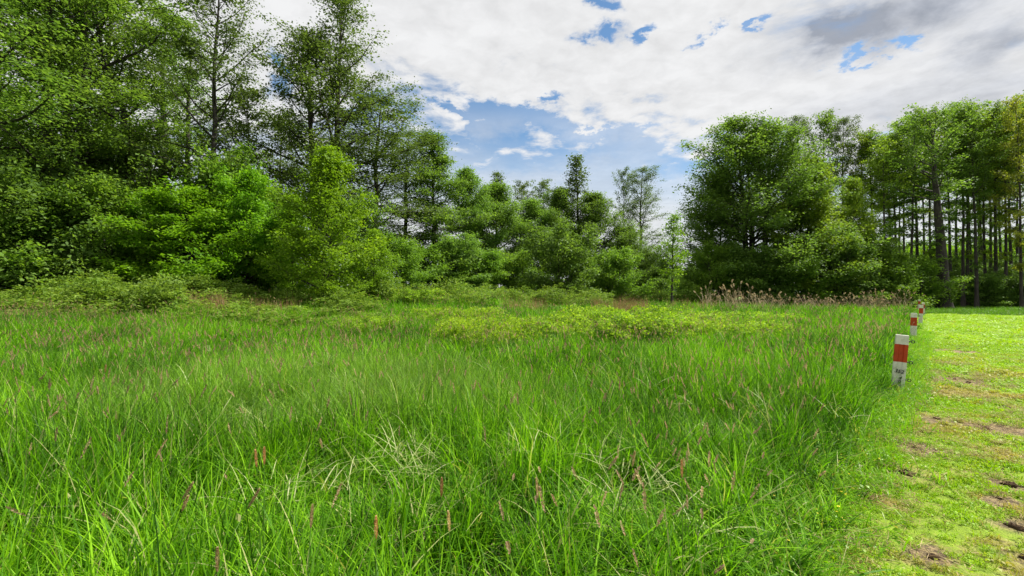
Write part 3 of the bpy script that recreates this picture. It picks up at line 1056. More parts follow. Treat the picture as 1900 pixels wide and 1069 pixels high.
def make_tree_mesh(seed, H, Rr, cb, nb, nt, ncl, nlf, leaf, shape, rise=(10, 45), trunk_r=0.2, wob=0.15, lean=(0, 0), stems=1,
                   spread=0.2, flat=0.55, sig=(0.26, 0.12), fork_at=0.0, bcurve=0.12, low_branches=0, gap=0.0, var=(0.52, 1.26)):
    """returns (trunk mesh, crown mesh): trunk with limbs and twigs, crown of leaf-sized faces set along the twigs"""
    rg = np.random.default_rng(seed)
    wood, C, CR = [], [], []
    for st in range(stems):
        sa = 2 * PI * st / max(stems, 1) + (rg.uniform(0, 1) if stems != 2 else 0.2)
        off = np.array([math.cos(sa), math.sin(sa)]) * (0.0 if stems == 1 else trunk_r * 0.9)
        Hs = H * (1.0 if st == 0 else rg.uniform(0.8, 0.96))
        outw = np.array([math.cos(sa), math.sin(sa)]) * (spread * Hs if stems > 1 else 0)
        npt = 14
        ts = np.linspace(0, 1, npt)
        wx = np.cumsum(rg.normal(0, wob, npt)) * ts * 0.5
        wy = np.cumsum(rg.normal(0, wob, npt)) * ts * 0.5
        tx = off[0] + lean[0] * H * ts ** 1.3 + wx + outw[0] * ts ** 0.8
        ty = off[1] + lean[1] * H * ts ** 1.3 + wy + outw[1] * ts ** 0.8
        P = np.stack([tx, ty, Hs * ts - 0.15], -1)
        r0 = trunk_r / (1 if stems == 1 else math.sqrt(stems) * 0.9)
        rad = r0 * (1 - ts) ** 0.85 + 0.012
        rad[0] *= 1.45
        wood.append(tube(P, rad, 8))
        nbs = int(nb / stems) if stems > 1 else nb
        tot = nbs + low_branches
        for i in range(tot):
            if i < nbs:
                u = (i + rg.uniform()) / nbs
            else:
                u = rg.uniform(-0.6, 0.02)
            t = cb + (1 - cb) * u if u >= 0 else cb * (1 + u)
            t = min(t, 0.985)
            p0 = np.array([np.interp(t, ts, P[:, k]) for k in range(3)])
            rr = np.interp(t, ts, rad)
            L = Rr * shape(max(u, 0)) * rg.uniform(*var)
            if u < 0:
                L *= 0.35
            if gap and rg.uniform() < gap:
                L *= 0.5
            if L < 0.12:
                L = 0.12
            a = i * 2.39996 + rg.uniform(-0.5, 0.5) + st
            e0 = R(rise[0] + (rise[1] - rise[0]) * max(u, 0) + rg.uniform(-9, 9))
            m_ = 7
            q = [p0]
            aa, ee = a, e0
            for j in range(m_ - 1):
                aa += rg.normal(0, 0.14)
                ee += rg.normal(bcurve * 0.4, 0.10)
                q.append(q[-1] + np.array([math.cos(aa) * math.cos(ee), math.sin(aa) * math.cos(ee), math.sin(ee)]) * L / (m_ - 1))
            q = np.array(q)
            br = min(rr * 0.6, 0.012 + 0.017 * L)
            wood.append(tube(q, np.linspace(br, 0.006, m_), 5 if br > 0.03 else 4))
            ntw = max(2, int(nt * (0.45 + 0.55 * min(1, L / Rr))))
            bt = rg.uniform(-0.12, 0.12)
            for k in range(ntw):
                s = 0.22 + 0.78 * (k + rg.uniform()) / ntw
                b0 = np.array([np.interp(s * (m_ - 1), np.arange(m_), q[:, c]) for c in range(3)])
                l2 = (0.30 * L * (1.15 - s) + 0.10 * L + 0.15) * rg.uniform(0.6, 1.2)
                ta = aa + rg.choice([-1, 1]) * rg.uniform(0.4, 1.3) * (1.1 - 0.5 * s)
                te = ee * 0.5 + rg.normal(0.10, 0.25)
                dv = np.array([math.cos(ta) * math.cos(te), math.sin(ta) * math.cos(te), math.sin(te)])
                w_ = rg.normal(0, 0.06 * l2, 3)
                tq = np.array([b0, b0 + dv * l2 * 0.5 + w_, b0 + dv * l2])
                wood.append(tube(tq, [0.010, 0.007, 0.003], 3))
                nc = max(1, int(round(ncl * (0.5 + 0.5 * l2 / (0.4 * Rr + 0.1)))))
                cs = rg.uniform(0.15, 1.08, nc)
                cc = b0 + dv * l2 * cs[:, None]
                C.append(cc)
                CR.append(np.full(nc, bt))
    C = np.concatenate(C)
    CR = np.concatenate(CR) + rg.normal(0, 0.10, len(C))
    n = len(C)
    cnt = rg.poisson(nlf, n)
    idx = np.repeat(np.arange(n), cnt)
    m = len(idx)
    ctr = C[idx] + rg.normal(0, 1, (m, 3)) * np.array([sig[0], sig[0], sig[1]])
    ctr[:, 2] = np.maximum(ctr[:, 2], 0.1)
    rv = np.clip(0.5 + CR[idx] + rg.normal(0, 0.17, m), 0, 1)
    lv = leaves(rg, ctr, leaf, flat, rnd=rv)
    W_ = merge(wood)
    tm = np_mesh('trunk', W_[0], W_[1], smooth=True)
    cm = np_mesh('crown', lv[0], lv[1], face_attrs={'rnd': rv})
    return tm, cm


def sh_cone(u):      # widest low, pointed top
    return (1 - u) ** 0.75 * (0.55 + 0.45 * min(1, u * 5)) + 0.06


def sh_oval(u):
    return math.sqrt(max(0.0, 1 - (2 * u - 0.85) ** 2 / 1.35)) * (0.94 if u < 0.9 else 0.75) + 0.03


def sh_dome(u):      # broad to the ground
    return (1 - u ** 2.2) * (0.82 + 0.18 * math.sin(u * PI)) + 0.10


def sh_dome2(u):     # widest at a third, domed top
    return (0.80 + 0.2 * min(1.0, u * 4)) * (1.0 if u < 0.35 else max(0.0, 1 - ((u - 0.35) / 0.66) ** 1.7) * 0.93 + 0.07)


def sh_blend(u):     # egg shape, pointed
    return (0.70 + 0.3 * min(1.0, u * 3.5)) * max(0.0, 1 - max(0, u - 0.22) / 0.79) ** 0.65 + 0.06


def sh_pole(u):
    return 0.45 + 0.6 * math.sin(min(1.0, u * 1.05) * PI) ** 0.8 * (1 - 0.45 * u)


def sh_layer(u):
    return ((1 - u) ** 0.95) * (0.8 + 0.2 * math.sin(u * 22)) + 0.08


PR = {}


def proto(key, mat, bark=M_BARK, **kw):
    tm, cm = make_tree_mesh(**kw)
    tm.name, cm.name = key + '_trunk', key + '_crown'
    tm.materials.append(bark)
    cm.materials.append(mat)
    xy = np.zeros(len(cm.vertices) * 3, dtype=np.float32)
    cm.vertices.foreach_get('co', xy)
    xy = xy.reshape(-1, 3)
    rad = float(np.percentile(np.abs(xy[:, :2] - xy[:, :2].mean(0)), 97.5))
    PR[key] = (tm, cm, kw['H'], rad)
    print('PROTO', key, 'leaves', len(cm.polygons), 'wood', len(tm.polygons), 'rad', round(rad, 2))


proto('alder_a', M_ALDER, seed=1, H=22, Rr=4.6, cb=0.16, nb=60, nt=11, ncl=5, nlf=20, leaf=0.122, shape=sh_oval, rise=(0, 45), trunk_r=0.24, wob=0.16, gap=0.2)
proto('alder_b', M_ALDER, seed=2, H=22, Rr=4.9, cb=0.20, nb=54, nt=11, ncl=5, nlf=20, leaf=0.122, shape=sh_layer, rise=(-2, 40), trunk_r=0.27, wob=0.20, gap=0.25)
proto('airy_a', M_AIRY, seed=3, H=22, Rr=4.2, cb=0.20, nb=62, nt=11, ncl=5, nlf=13, leaf=0.125, shape=sh_oval, rise=(8, 52), trunk_r=0.20, wob=0.13, gap=0.25)
proto('airy_twin', M_AIRY, seed=4, H=22, Rr=4.8, cb=0.18, nb=140, nt=11, ncl=5, nlf=16, leaf=0.12, shape=sh_blend, rise=(10, 50), trunk_r=0.32, stems=2, spread=0.024, wob=0.06, gap=0.25)
proto('layered', M_ALDER, seed=5, H=16, Rr=4.6, cb=0.06, nb=66, nt=13, ncl=6, nlf=19, leaf=0.144, shape=sh_layer, rise=(-6, 34), trunk_r=0.22, wob=0.12, sig=(0.34, 0.14))
proto('mid_round', M_ALDER, seed=6, H=13, Rr=4.2, cb=0.05, nb=60, nt=13, ncl=6, nlf=20, leaf=0.153, shape=sh_dome2, rise=(8, 58), trunk_r=0.18, wob=0.16, sig=(0.32, 0.2))
proto('slender', M_AIRY, seed=7, H=18, Rr=2.4, cb=0.20, nb=60, nt=8, ncl=4, nlf=10, leaf=0.18, shape=sh_cone, rise=(5, 48), trunk_r=0.15, wob=0.07)
proto('far_airy', M_AIRY, seed=8, H=18, Rr=3.6, cb=0.30, nb=44, nt=9, ncl=4, nlf=9, leaf=0.20, shape=sh_oval, rise=(8, 50), trunk_r=0.16, wob=0.15, gap=0.2)
proto('maple_a', M_MAPLE, seed=9, H=8, Rr=3.3, cb=0.06, nb=46, nt=12, ncl=5, nlf=19, leaf=0.15, shape=sh_dome, rise=(10, 62), trunk_r=0.12, wob=0.12, sig=(0.22, 0.12))
proto('maple_b', M_SPRING, seed=10, H=9, Rr=3.3, cb=0.05, nb=56, nt=11, ncl=5, nlf=18, leaf=0.14, shape=sh_blend, rise=(8, 60), trunk_r=0.12, wob=0.14, sig=(0.26, 0.16), gap=0.15)
proto('shrub_a', M_SHRUB, seed=12, H=5, Rr=2.7, cb=0.02, nb=40, nt=10, ncl=5, nlf=18, leaf=0.14, shape=sh_dome, rise=(10, 70), trunk_r=0.09, stems=3, spread=0.16, wob=0.10)
proto('shrub_b', M_ALDER, seed=13, H=5, Rr=2.8, cb=0.02, nb=40, nt=10, ncl=5, nlf=17, leaf=0.15, shape=sh_oval, rise=(5, 65), trunk_r=0.09, stems=3, spread=0.2, wob=0.12)
proto('broad', M_ALDER, seed=44, var=(0.78, 1.12), H=19, Rr=7.0, cb=0.05, nb=130, nt=15, ncl=6, nlf=16, leaf=0.180, shape=sh_dome2, rise=(0, 60), trunk_r=0.46, stems=3, spread=0.05, wob=0.13, sig=(0.36, 0.20))
proto('bushy_tall', M_OLIVE, seed=15, H=15, Rr=5.0, cb=0.03, nb=66, nt=13, ncl=6, nlf=17, leaf=0.189, shape=sh_dome, rise=(5, 60), trunk_r=0.22, wob=0.15, sig=(0.32, 0.16))
proto('pole_a', M_OLIVE, seed=16, H=20, Rr=3.2, cb=0.58, nb=30, nt=10, ncl=5, nlf=9, leaf=0.18, shape=sh_pole, rise=(12, 55), trunk_r=0.17, wob=0.10, low_branches=8)
proto('pole_b', M_ALDER, seed=17, H=20, Rr=3.0, cb=0.60, nb=28, nt=10, ncl=5, nlf=9, leaf=0.18, shape=sh_pole, rise=(12, 55), trunk_r=0.15, wob=0.13, low_branches=10)
proto('pole_c', M_ALDER, seed=18, H=20, Rr=3.4, cb=0.55, nb=30, nt=10, ncl=5, nlf=9, leaf=0.18, shape=sh_pole, rise=(15, 60), trunk_r=0.19, wob=0.09, low_branches=8)
proto('pole_rust', M_RUST, seed=19, H=20, Rr=3.4, cb=0.35, nb=36, nt=10, ncl=5, nlf=9, leaf=0.18, shape=sh_pole, rise=(12, 50), trunk_r=0.17, wob=0.12, low_branches=10)
proto('thick_lean', M_ALDER, seed=20, H=20, Rr=4.6, cb=0.50, nb=28, nt=10, ncl=5, nlf=9, leaf=0.19, shape=sh_pole, rise=(15, 60), trunk_r=0.46, wob=0.10, lean=(-0.06, 0), low_branches=8)
proto('young', M_SPRING, seed=21, H=7, Rr=1.5, cb=0.34, nb=26, nt=8, ncl=3, nlf=9, leaf=0.15, shape=sh_cone, rise=(15, 55), trunk_r=0.10, wob=0.07, low_branches=3)
proto('crooked', M_ALDER, seed=22, H=18, Rr=4.6, cb=0.22, nb=40, nt=10, ncl=4, nlf=13, leaf=0.135, shape=sh_oval, rise=(5, 50), trunk_r=0.26, wob=0.75, gap=0.3)


def tree(kind, name, px, Y, top, hw, label, cat='tree', group=None, rz=None, turn=True):
    """trunk foot at column px and distance Y, top at row top of the photograph, crown half-width hw pixels"""
    tm, cm, H0, R0 = PR[kind]
    X = (px - 950) / F * Y
    z = float(ground_z(X, Y))
    H = EYE - z + (HOR - top) / F * Y
    sz = H / H0
    sx = (hw / F * Y) / R0
    sx = min(max(sx, sz * 0.5), sz * 2.2)
    r = empty(name, (X, Y, z - 0.05), rng.uniform(0, 6.28) if rz is None else rz)
    r.scale = (sx, sx, sz)
    mesh_obj('trunk' if cat == 'tree' else 'stems', tm, None, r)
    mesh_obj('crown' if cat == 'tree' else 'foliage', cm, None, r)
    tag(r, label, cat, group)
    return r


GL, GC, GR = 'tall trees of the wood on the left', 'trees closing off the meadow in the centre', 'trees of the wood behind the mown field'
T = tree
T('alder_a', 'alder_tree', -90, 21, -260, 190, 'big leafy alder at the very left edge, cut by the frame', group=GL)
T('alder_b', 'alder_tree', 84, 24, -230, 165, 'tall alder with a straight dark trunk, first trunk from the left edge', group=GL)
T('alder_a', 'alder_tree', 122, 33, -60, 130, 'slimmer alder half hidden between the two leftmost thick trunks', group=GL)
T('alder_a', 'alder_tree', 150, 26, -190, 170, 'thick-trunked alder, second bold trunk from the left', group=GL)
T('airy_a', 'alder_tree', 188, 31, -90, 120, 'alder whose short trunk shows right of the second bold trunk', group=GL)
T('crooked', 'alder_tree', 250, 27, -30, 150, 'alder with a crooked bent trunk over the bright green maples', group=GL)
T('alder_b', 'alder_tree', 300, 37, 10, 120, 'alder standing deeper in the wood behind the crooked one', group=GL)
T('airy_a', 'alder_tree', 388, 28, -75, 105, 'tall alder with thick ivy-dark trunk left of the sky gap', group=GL)
T('alder_b', 'alder_tree', 345, 34, 40, 90, 'low-hanging alder just left of the tall one at the sky gap', group=GL)
T('far_airy', 'alder_tree', 455, 34, 165, 75, 'thin-leaved alder with bare spreading limbs in the sky gap', group=GL)
T('far_airy', 'alder_tree', 520, 44, 215, 60, 'distant pale alder low in the sky gap', group=GL)
T('airy_twin', 'twin_trunk_tree', 601, 33, -8, 140, 'very tall loose tree with two straight parallel trunks', group=GL, rz=0.0)
T('airy_a', 'alder_tree', 690, 36, 178, 118, 'dark spreading tree leaning out from the right side of the twin-trunked one', group=GL)
T('airy_a', 'alder_tree', 748, 42, 245, 80, 'narrow tree filling the gap between two spreading ones left of centre', group=GC)
T('layered', 'alder_tree', 806, 41, 246, 95, 'layered dark green tree with a pale tufted top left of centre', group=GC)
T('mid_round', 'alder_tree', 868, 45, 316, 60, 'rounded tree on the right shoulder of the layered one', group=GC)
T('slender', 'alder_tree', 920, 62, 318, 30, 'small distant tree with a tufted top above the rounded crowns', group=GC)
T('mid_round', 'alder_tree', 915, 47, 345, 75, 'broad mid-green tree beneath the distant tufted one', group=GC)
T('far_airy', 'alder_tree', 968, 70, 342, 36, 'airy far tree with see-through crown, left of three', group=GC)
T('far_airy', 'alder_tree', 1008, 72, 338, 34, 'airy far tree with see-through crown, middle of three', group=GC)
T('far_airy', 'alder_tree', 1042, 74, 350, 30, 'airy far tree with see-through crown, right of three', group=GC)
T('mid_round', 'alder_tree', 985, 50, 375, 65, 'low dense tree below the three airy far ones', group=GC)
T('slender', 'alder_tree', 1075, 53, 286, 40, 'slender pointed tree standing highest in the centre', group=GC)
T('mid_round', 'alder_tree', 1035, 52, 355, 55, 'green tree on the left flank of the slender pointed one', group=GC)
T('mid_round', 'alder_tree', 1108, 51, 362, 66, 'green tree sloping down on the right flank of the slender pointed one', group=GC)
T('mid_round', 'alder_tree', 1165, 53, 425, 55, 'low dark tree at the foot of the sloping green one', group=GC)
T('far_airy', 'alder_tree', 1158, 60, 318, 26, 'loose thin tree, left one of the airy pair near the gap', group=GC)
T('airy_a', 'alder_tree', 1186, 58, 312, 52, 'loose leaning tree, right one of the airy pair near the gap', group=GC)
T('young', 'young_tree', 1246, 38, 396, 27, 'young slim light green tree alone in front of the gap', group=GC)
T('maple_a', 'maple_tree', 352, 23, 352, 100, 'bright green bushy maple at the edge of the wood on the left', group='bright green maples')
T('maple_a', 'maple_tree', 295, 24.5, 380, 80, 'deeper green maple behind and left of the bright bushy one', group='bright green maples')
T('maple_a', 'maple_tree', 455, 24.5, 322, 75, 'fresh green maple between the bright bushy one and the yellow-green one', group='bright green maples')
T('maple_b', 'maple_tree', 600, 21.5, 288, 84, 'yellow-green pointed maple with thin trunk in front of the twin trunks', group='bright green maples')
T('maple_b', 'maple_tree', 540, 24, 372, 60, 'smaller yellow-green maple at the left shoulder of the pointed one', group='bright green maples')
T('maple_b', 'maple_tree', 692, 25, 432, 42, 'small light maple at the right foot of the pointed one', group='bright green maples')
GS = 'shrubs under the wood on the left'
for i, (kd, px, Y, top, hw, lb) in enumerate([
        ('shrub_b', -70, 20, 350, 120, 'large dark shrub cut by the left frame edge'),
        ('shrub_a', 40, 22, 350, 110, 'tall dark shrub under the first trunk on the left'),
        ('shrub_b', 130, 23, 335, 100, 'shrub with layered light leaves under the second bold trunk'),
        ('shrub_a', 215, 23.5, 345, 90, 'dark shrub left of the deeper green maple'),
        ('shrub_b', 200, 28, 270, 100, 'high shrub behind, below the crooked trunk'),
        ('shrub_a', 60, 28, 260, 110, 'high shrub behind, between the leftmost trunks'),
        ('shrub_a', 410, 27, 280, 80, 'high green shrub behind the maples below the tall alder'),
        ('shrub_a', 500, 28, 345, 60, 'dark shrub in the gap between the maples'),
        ('shrub_b', 650, 29, 380, 60, 'green shrub behind the right side of the pointed maple'),
        ('shrub_a', 735, 31, 440, 55, 'dark shrub right of the small light maple'),
        ('shrub_a', -20, 26, 420, 90, 'shaded low shrub deep at the left edge'),
        ('shrub_a', 300, 27, 440, 100, 'shaded low shrub behind the maples on the left'),
        ('shrub_a', 520, 27, 440, 90, 'shaded low shrub behind the maples on the right')]):
    T(kd, 'shrub', px, Y, top, hw, lb, 'shrub', GS)
GS2 = 'dark shrubs along the far edge of the meadow'
for i, (kd, px, Y, top, hw, lb) in enumerate([
        ('shrub_a', 785, 36, 455, 55, 'dark shrub under the layered tree, on its left'),
        ('shrub_b', 845, 38, 450, 55, 'greyish shrub under the layered tree, on its right'),
        ('shrub_a', 905, 40, 465, 50, 'low dark shrub left of the round bush'),
        ('shrub_a', 960, 41, 470, 45, 'low dark shrub touching the round bush on its left'),
        ('shrub_b', 1042, 38, 438, 64, 'large round bush standing forward in the centre'),
        ('shrub_a', 1145, 41, 462, 46, 'deep green bush right of the round bush'),
        ('shrub_a', 1095, 42, 475, 45, 'dark bush peeping out behind the right side of the round bush'),
        ('shrub_b', 1215, 58, 475, 34, 'light shrub left of the young tree'),
        ('shrub_a', 1325, 44, 455, 50, 'shrub hiding the left foot of the great round tree'),
        ('shrub_b', 1395, 43, 470, 50, 'shrub in front of the great round tree'),
        ('shrub_a', 1480, 43, 460, 60, 'dark shrub right of the great round tree trunk'),
        ('shrub_b', 1560, 44, 450, 60, 'shrub below the olive bushy tree'),
        ('shrub_a', 1640, 45, 468, 55, 'dark shrub left of the thick leaning trunk'),
        ('shrub_a', 1700, 46, 478, 50, 'dark shrub touching the thick leaning trunk'),
        ('shrub_b', 1600, 47, 440, 55, 'taller shrub behind the dark ones by the reeds')]):
    T(kd, 'shrub', px, Y, top, hw, lb, 'shrub', GS2)
for i, (px, Y, top, hw) in enumerate([(1790, 52, 520, 30), (1835, 50, 515, 35), (1870, 54, 505, 35), (1905, 49, 520, 35), (1950, 50, 510, 40), (1755, 56, 510, 35), (1815, 62, 495, 45), (1890, 66, 490, 50), (1720, 64, 490, 50)]):
    T('shrub_b', 'shrub', px, Y, top, hw, ('bush' +  ' on the floor of the slim-trunked wood, ' + ('right foot of the thick leaning trunk', 'second bush right of the thick leaning trunk', 'midway between thick trunk and rusty olive tree', 'below the rusty olive tree', 'at the right frame edge', 'just behind the thick leaning trunk', 'far back, midway to the frame edge', 'far back, behind the rusty olive tree', 'far back, left of the thick trunk')[i]), 'shrub', 'undergrowth bushes in the slim-trunked wood')
# great round tree and company on the right
T('broad', 'round_tree', 1405, 47, 222, 128, 'great round tree with dark trunk right of the gap', group=GR)
T('mid_round', 'alder_tree', 1335, 50, 318, 52, 'lower crown on the left side of the great round tree', group=GR)
T('airy_a', 'alder_tree', 1488, 57, 212, 42, 'tufted tree top just right of the great round crown', group=GR)
T('pole_c', 'alder_tree', 1525, 58, 224, 40, 'second tufted tree top right of the great round crown', group=GR)
T('airy_a', 'alder_tree', 1562, 57, 220, 42, 'third tufted top, with slim bare trunk below it', group=GR)
T('pole_a', 'alder_tree', 1600, 55, 255, 42, 'tree with a rounded shoulder left of the notch in the skyline', group=GR)
T('bushy_tall', 'bushy_tree', 1500, 45, 300, 88, 'yellow-green bushy tree leaning on the right of the great round one', group=GR)
T('bushy_tall', 'bushy_tree', 1585, 47, 335, 52, 'yellow-green lower tree next to the slim trunks', group=GR)
T('thick_lean', 'leaning_tree', 1752, 46, 218, 70, 'old tree with the thickest leaning trunk in the wood', group=GR, rz=0.0)
pole_spots = [(1640, 50, 268), (1652, 58, 262), (1622, 54, 258), (1664, 52, 250), (1679, 60, 240), (1690, 50, 228), (1703, 57, 222), (1716, 64, 230), (1728, 53, 215),
              (1764, 58, 208), (1775, 66, 230), (1787, 50, 205), (1795, 51, 208), (1803, 60, 220), (1812, 49, 222), (1824, 64, 218), (1829, 52, 210),
              (1839, 58, 226), (1848, 51, 212), (1858, 62, 224), (1866, 50, 215), (1877, 55, 208), (1888, 66, 215), (1895, 47, 190), (1912, 56, 190),
              (1925, 50, 185), (1945, 58, 180), (1965, 52, 170), (2030, 54, 170), (1670, 70, 300), (1740, 72, 260), (1820, 74, 260), (1850, 72, 250)]
ORD = ['first', 'second', 'third', 'fourth', 'fifth', 'sixth', 'seventh', 'eighth', 'ninth', 'tenth', 'eleventh', 'twelfth', 'thirteenth', 'fourteenth',
       'fifteenth', 'sixteenth', 'seventeenth', 'eighteenth', 'nineteenth', 'twentieth']
px_l = sorted([p[0] for p in pole_spots if p[0] < 1752], reverse=True)
px_r = sorted([p[0] for p in pole_spots if 1752 < p[0] <= 1900])
for i, (px, Y, top) in enumerate(pole_spots):
    kd = ('pole_a', 'pole_b', 'pole_c', 'pole_b')[i % 4]
    dp = 'far back in' if Y >= 62 else ('at the front of' if Y <= 52 else 'inside')
    if px in px_l:
        lb = ORD[px_l.index(px)] + ' slim tree left of the thick leaning trunk, ' + dp + ' the stand'
    elif px in px_r:
        lb = ORD[px_r.index(px)] + ' slim tree right of the thick leaning trunk, ' + dp + ' the stand'
    else:
        lb = ORD[sorted(q[0] for q in pole_spots if q[0] > 1900).index(px)] + ' of the slim trees cut by the right frame edge, counted outwards'
    if i == 0:
        lb = 'first slim trunk of the close stand, next to the yellow-green lower tree'
    if (px, Y) == (1895, 47):
        kd, lb = 'pole_rust', 'rusty olive tree at the right edge with a dark straight trunk'
    T(kd, 'slim_tree', px, Y, top, 38 if Y < 60 else 32, lb, group='close stand of slim trees' if kd != 'pole_rust' else GR)
PR['light_bush'] = (PR['shrub_b'][0], PR['shrub_b'][1].copy(), PR['shrub_b'][2], PR['shrub_b'][3])
PR['light_bush'][1].materials[0] = M_SPRING
for i, (px, Y, top, hw) in enumerate([(1655, 78, 478, 34), (1700, 80, 470, 34), (1745, 77, 474, 32), (1785, 79, 466, 34), (1825, 78, 470, 34), (1865, 80, 462, 34), (1910, 78, 466, 36), (1960, 80, 460, 40),
                                      (1640, 90, 468, 34), (1720, 92, 460, 40), (1800, 92, 458, 40), (1880, 92, 455, 40)]):
    T('light_bush', 'shrub', px, Y, top, hw, ORD[i] + ' of the sunlit yellow-green bushes glowing behind the slim trunks', 'shrub', 'sunlit bushes behind the slim trunks')
# far trees seen through the gap and between trunks
for i, (px, Y, top, hw) in enumerate([(1180, 120, 480, 24), (1205, 130, 486, 24), (1232, 140, 490, 22), (1258, 150, 494, 20), (1285, 135, 490, 22), (1310, 125, 484, 24), (1345, 130, 478, 26),
                                      (1640, 110, 470, 30), (1680, 120, 474, 30), (1720, 115, 470, 30), (1765, 120, 476, 30), (1810, 110, 470, 32), (1860, 115, 472, 30), (1905, 110, 468, 34)]):
    T('mid_round', 'distant_tree', px, Y, top, hw, (ORD[i] + ' from left of the small distant trees in the gap by the young tree' if i < 7 else
       (ORD[i - 7] + ' from the left of the distant trees seen between the slim trunks' if i < 14 else 'distant tree hidden behind the shrubs in the centre')), group='distant trees beyond the fields')
for i, (px, Y, top, hw) in enumerate([(1228, 62, 512, 18), (1268, 66, 516, 16), (1290, 56, 505, 22), (1255, 80, 508, 20)]):
    T('shrub_b', 'shrub', px, Y, top, hw, ('pale low bush in the gap just left of the young tree', 'pale low bush in the gap just right of the young tree', 'pale low bush touching the great round tree, right end of gap', 'small far pale bush straight behind the young tree')[i], 'shrub', 'pale bushes in the gap')

# ------------------------------------------------------------------ brambles, herbs, reeds


M_CANE = simple_mat('green_cane', (0.06, 0.09, 0.02), 0.6, 0.6, 6, (0.10, 0.06, 0.03))


def bramble_meshes(seed):
    rg = np.random.default_rng(seed)
    wood, C = [], []
    for i in range(80):
        a = rg.uniform(0, 2 * PI)
        r0 = rg.uniform(0, 0.9)
        L = rg.uniform(0.9, 2.0)
        hh = rg.uniform(0.55, 1.15)
        t = np.linspace(0, 1, 8)
        a2 = a + rg.normal(0, 0.5)
        p = np.stack([r0 * math.cos(a) + np.cos(a2) * L * t, r0 * math.sin(a) + np.sin(a2) * L * t, hh * np.sin(np.clip(t * 2.3, 0, 2.7))], -1)
        wood.append(tube(p, np.linspace(0.0055, 0.0025, 8), 3))
        s = rg.uniform(0.15, 1.0, 26)
        C.append(np.stack([np.interp(s, t, p[:, k]) for k in range(3)], -1))
    C = np.concatenate(C)
    idx = np.repeat(np.arange(len(C)), 6)
    c = C[idx] + rg.normal(0, 1, (len(idx), 3)) * (0.07, 0.07, 0.05)
    c[:, 2] = np.maximum(c[:, 2], 0.03)
    rv = rg.uniform(0, 1, len(c))
    lv = leaves(rg, c, 0.060, 0.35, 0.7, rnd=rv)
    w = merge(wood)
    tm, cm = np_mesh('bramble_stems', w[0], w[1]), np_mesh('bramble_leaves', lv[0], lv[1], face_attrs={'rnd': rv})
    tm.materials.append(M_CANE)
    cm.materials.append(M_BRAMBLE)
    return tm, cm


BR = [bramble_meshes(31), bramble_meshes(32)]
for i, (px, Y, w_, h_, lb) in enumerate([
        (905, 11.5, 0.65, 1.05, 'small bramble with dark gaps, nearest of the bramble patch, left'),
        (960, 14.0, 0.9, 0.95, 'bramble between the small dark-gapped one and the wide mound'),
        (1030, 15.5, 0.9, 0.85, 'low bramble left of the wide mound'),
        (1110, 14.0, 1.0, 1.15, 'wide bramble mound with dark stems in the centre right'),
        (1185, 14.5, 0.9, 1.15, 'bramble mound joined to the right side of the wide one'),
        (1165, 18.5, 1.3, 1.3, 'higher bramble right behind the wide mound'),
        (1260, 15.0, 0.9, 0.95, 'yellow-green low bramble in front of the young tree'),
        (1340, 14.0, 0.9, 0.9, 'yellow-green bramble in front of the reed plumes'),
        (1420, 15.0, 0.8, 0.85, 'last small bramble towards the posts'),
        (1290, 19.0, 1.2, 0.95, 'yellow-green bramble sheet behind the low ones on the right'),
        (1390, 20.0, 1.1, 0.9, 'bramble sheet reaching towards the reeds'),
        (840, 18.0, 1.0, 0.95, 'pale bramble far out left of the patch'),
        (690, 14.0, 0.5, 0.95, 'lone light green bramble bush in the grass left of centre'),
        (760, 26.0, 1.2, 1.2, 'leafy mound at the meadow end below the dark shrubs')]):
    X = (px - 950) / F * Y
    r = empty('bramble_bush', (X, Y, float(ground_z(X, Y))), rng.uniform(0, 6.28))
    r.scale = (w_, w_, h_ * 0.74)
    mesh_obj('stems', BR[i % 2][0], None, r)
    mesh_obj('leaves', BR[i % 2][1], None, r)
    tag(r, lb, 'bramble', 'bramble bushes in the meadow')

# tall herbs along the wood
vs = []
for q in range(5):
    parts = []
    for j in range(9):
        a, r_ = rng.uniform(0, 2 * PI), 0.4 * math.sqrt(rng.uniform())
        Hh = rng.uniform(0.8, 1.5)
        b0 = np.array([r_ * math.cos(a), r_ * math.sin(a), 0])
        b1 = b0 + (rng.normal(0, 0.12), rng.normal(0, 0.12), Hh)
        parts.append(tube([b0, (b0 + b1) / 2, b1], [0.006, 0.005, 0.003], 3, 0.3))
        nl = 26
        s = np.concatenate([rng.uniform(0.25, 1.02, nl - 8), rng.uniform(0.92, 1.03, 8)])
        c = b0 + (b1 - b0) * s[:, None] + rng.normal(0, 1, (nl, 3)) * (0.10, 0.10, 0.02)
        parts.append(leaves(rng, c, 0.13, 0.9, 0.42))
    vs.append(merge(parts)[:4])
hp = []
for (pa, pb, Ya, Yb, n, hs) in ((-100, 720, 14.5, 18.5, 110, 0.50), (60, 340, 16, 19, 50, 1.05), (-120, 130, 15.5, 19, 80, 0.6), (100, 330, 17, 20.5, 170, 0.78), (250, 480, 19, 22, 170, 0.75), (420, 700, 18.5, 21, 130, 0.55),
                                (640, 900, 24, 33, 150, 0.8), (880, 1130, 30, 37, 160, 0.75), (1150, 1330, 40, 48, 120, 0.9)):
    px = rng.uniform(pa, pb, n)
    Y = rng.uniform(Ya, Yb, n)
    s = hs * rng.uniform(0.55, 1.2, n) * (0.55 + 0.85 * noise2((px - 950) / F * Y, Y, 0.8, 31))
    hp.append(np.stack([(px - 950) / F * Y, Y, s], -1))
hp = np.concatenate(hp)
n = len(hp)
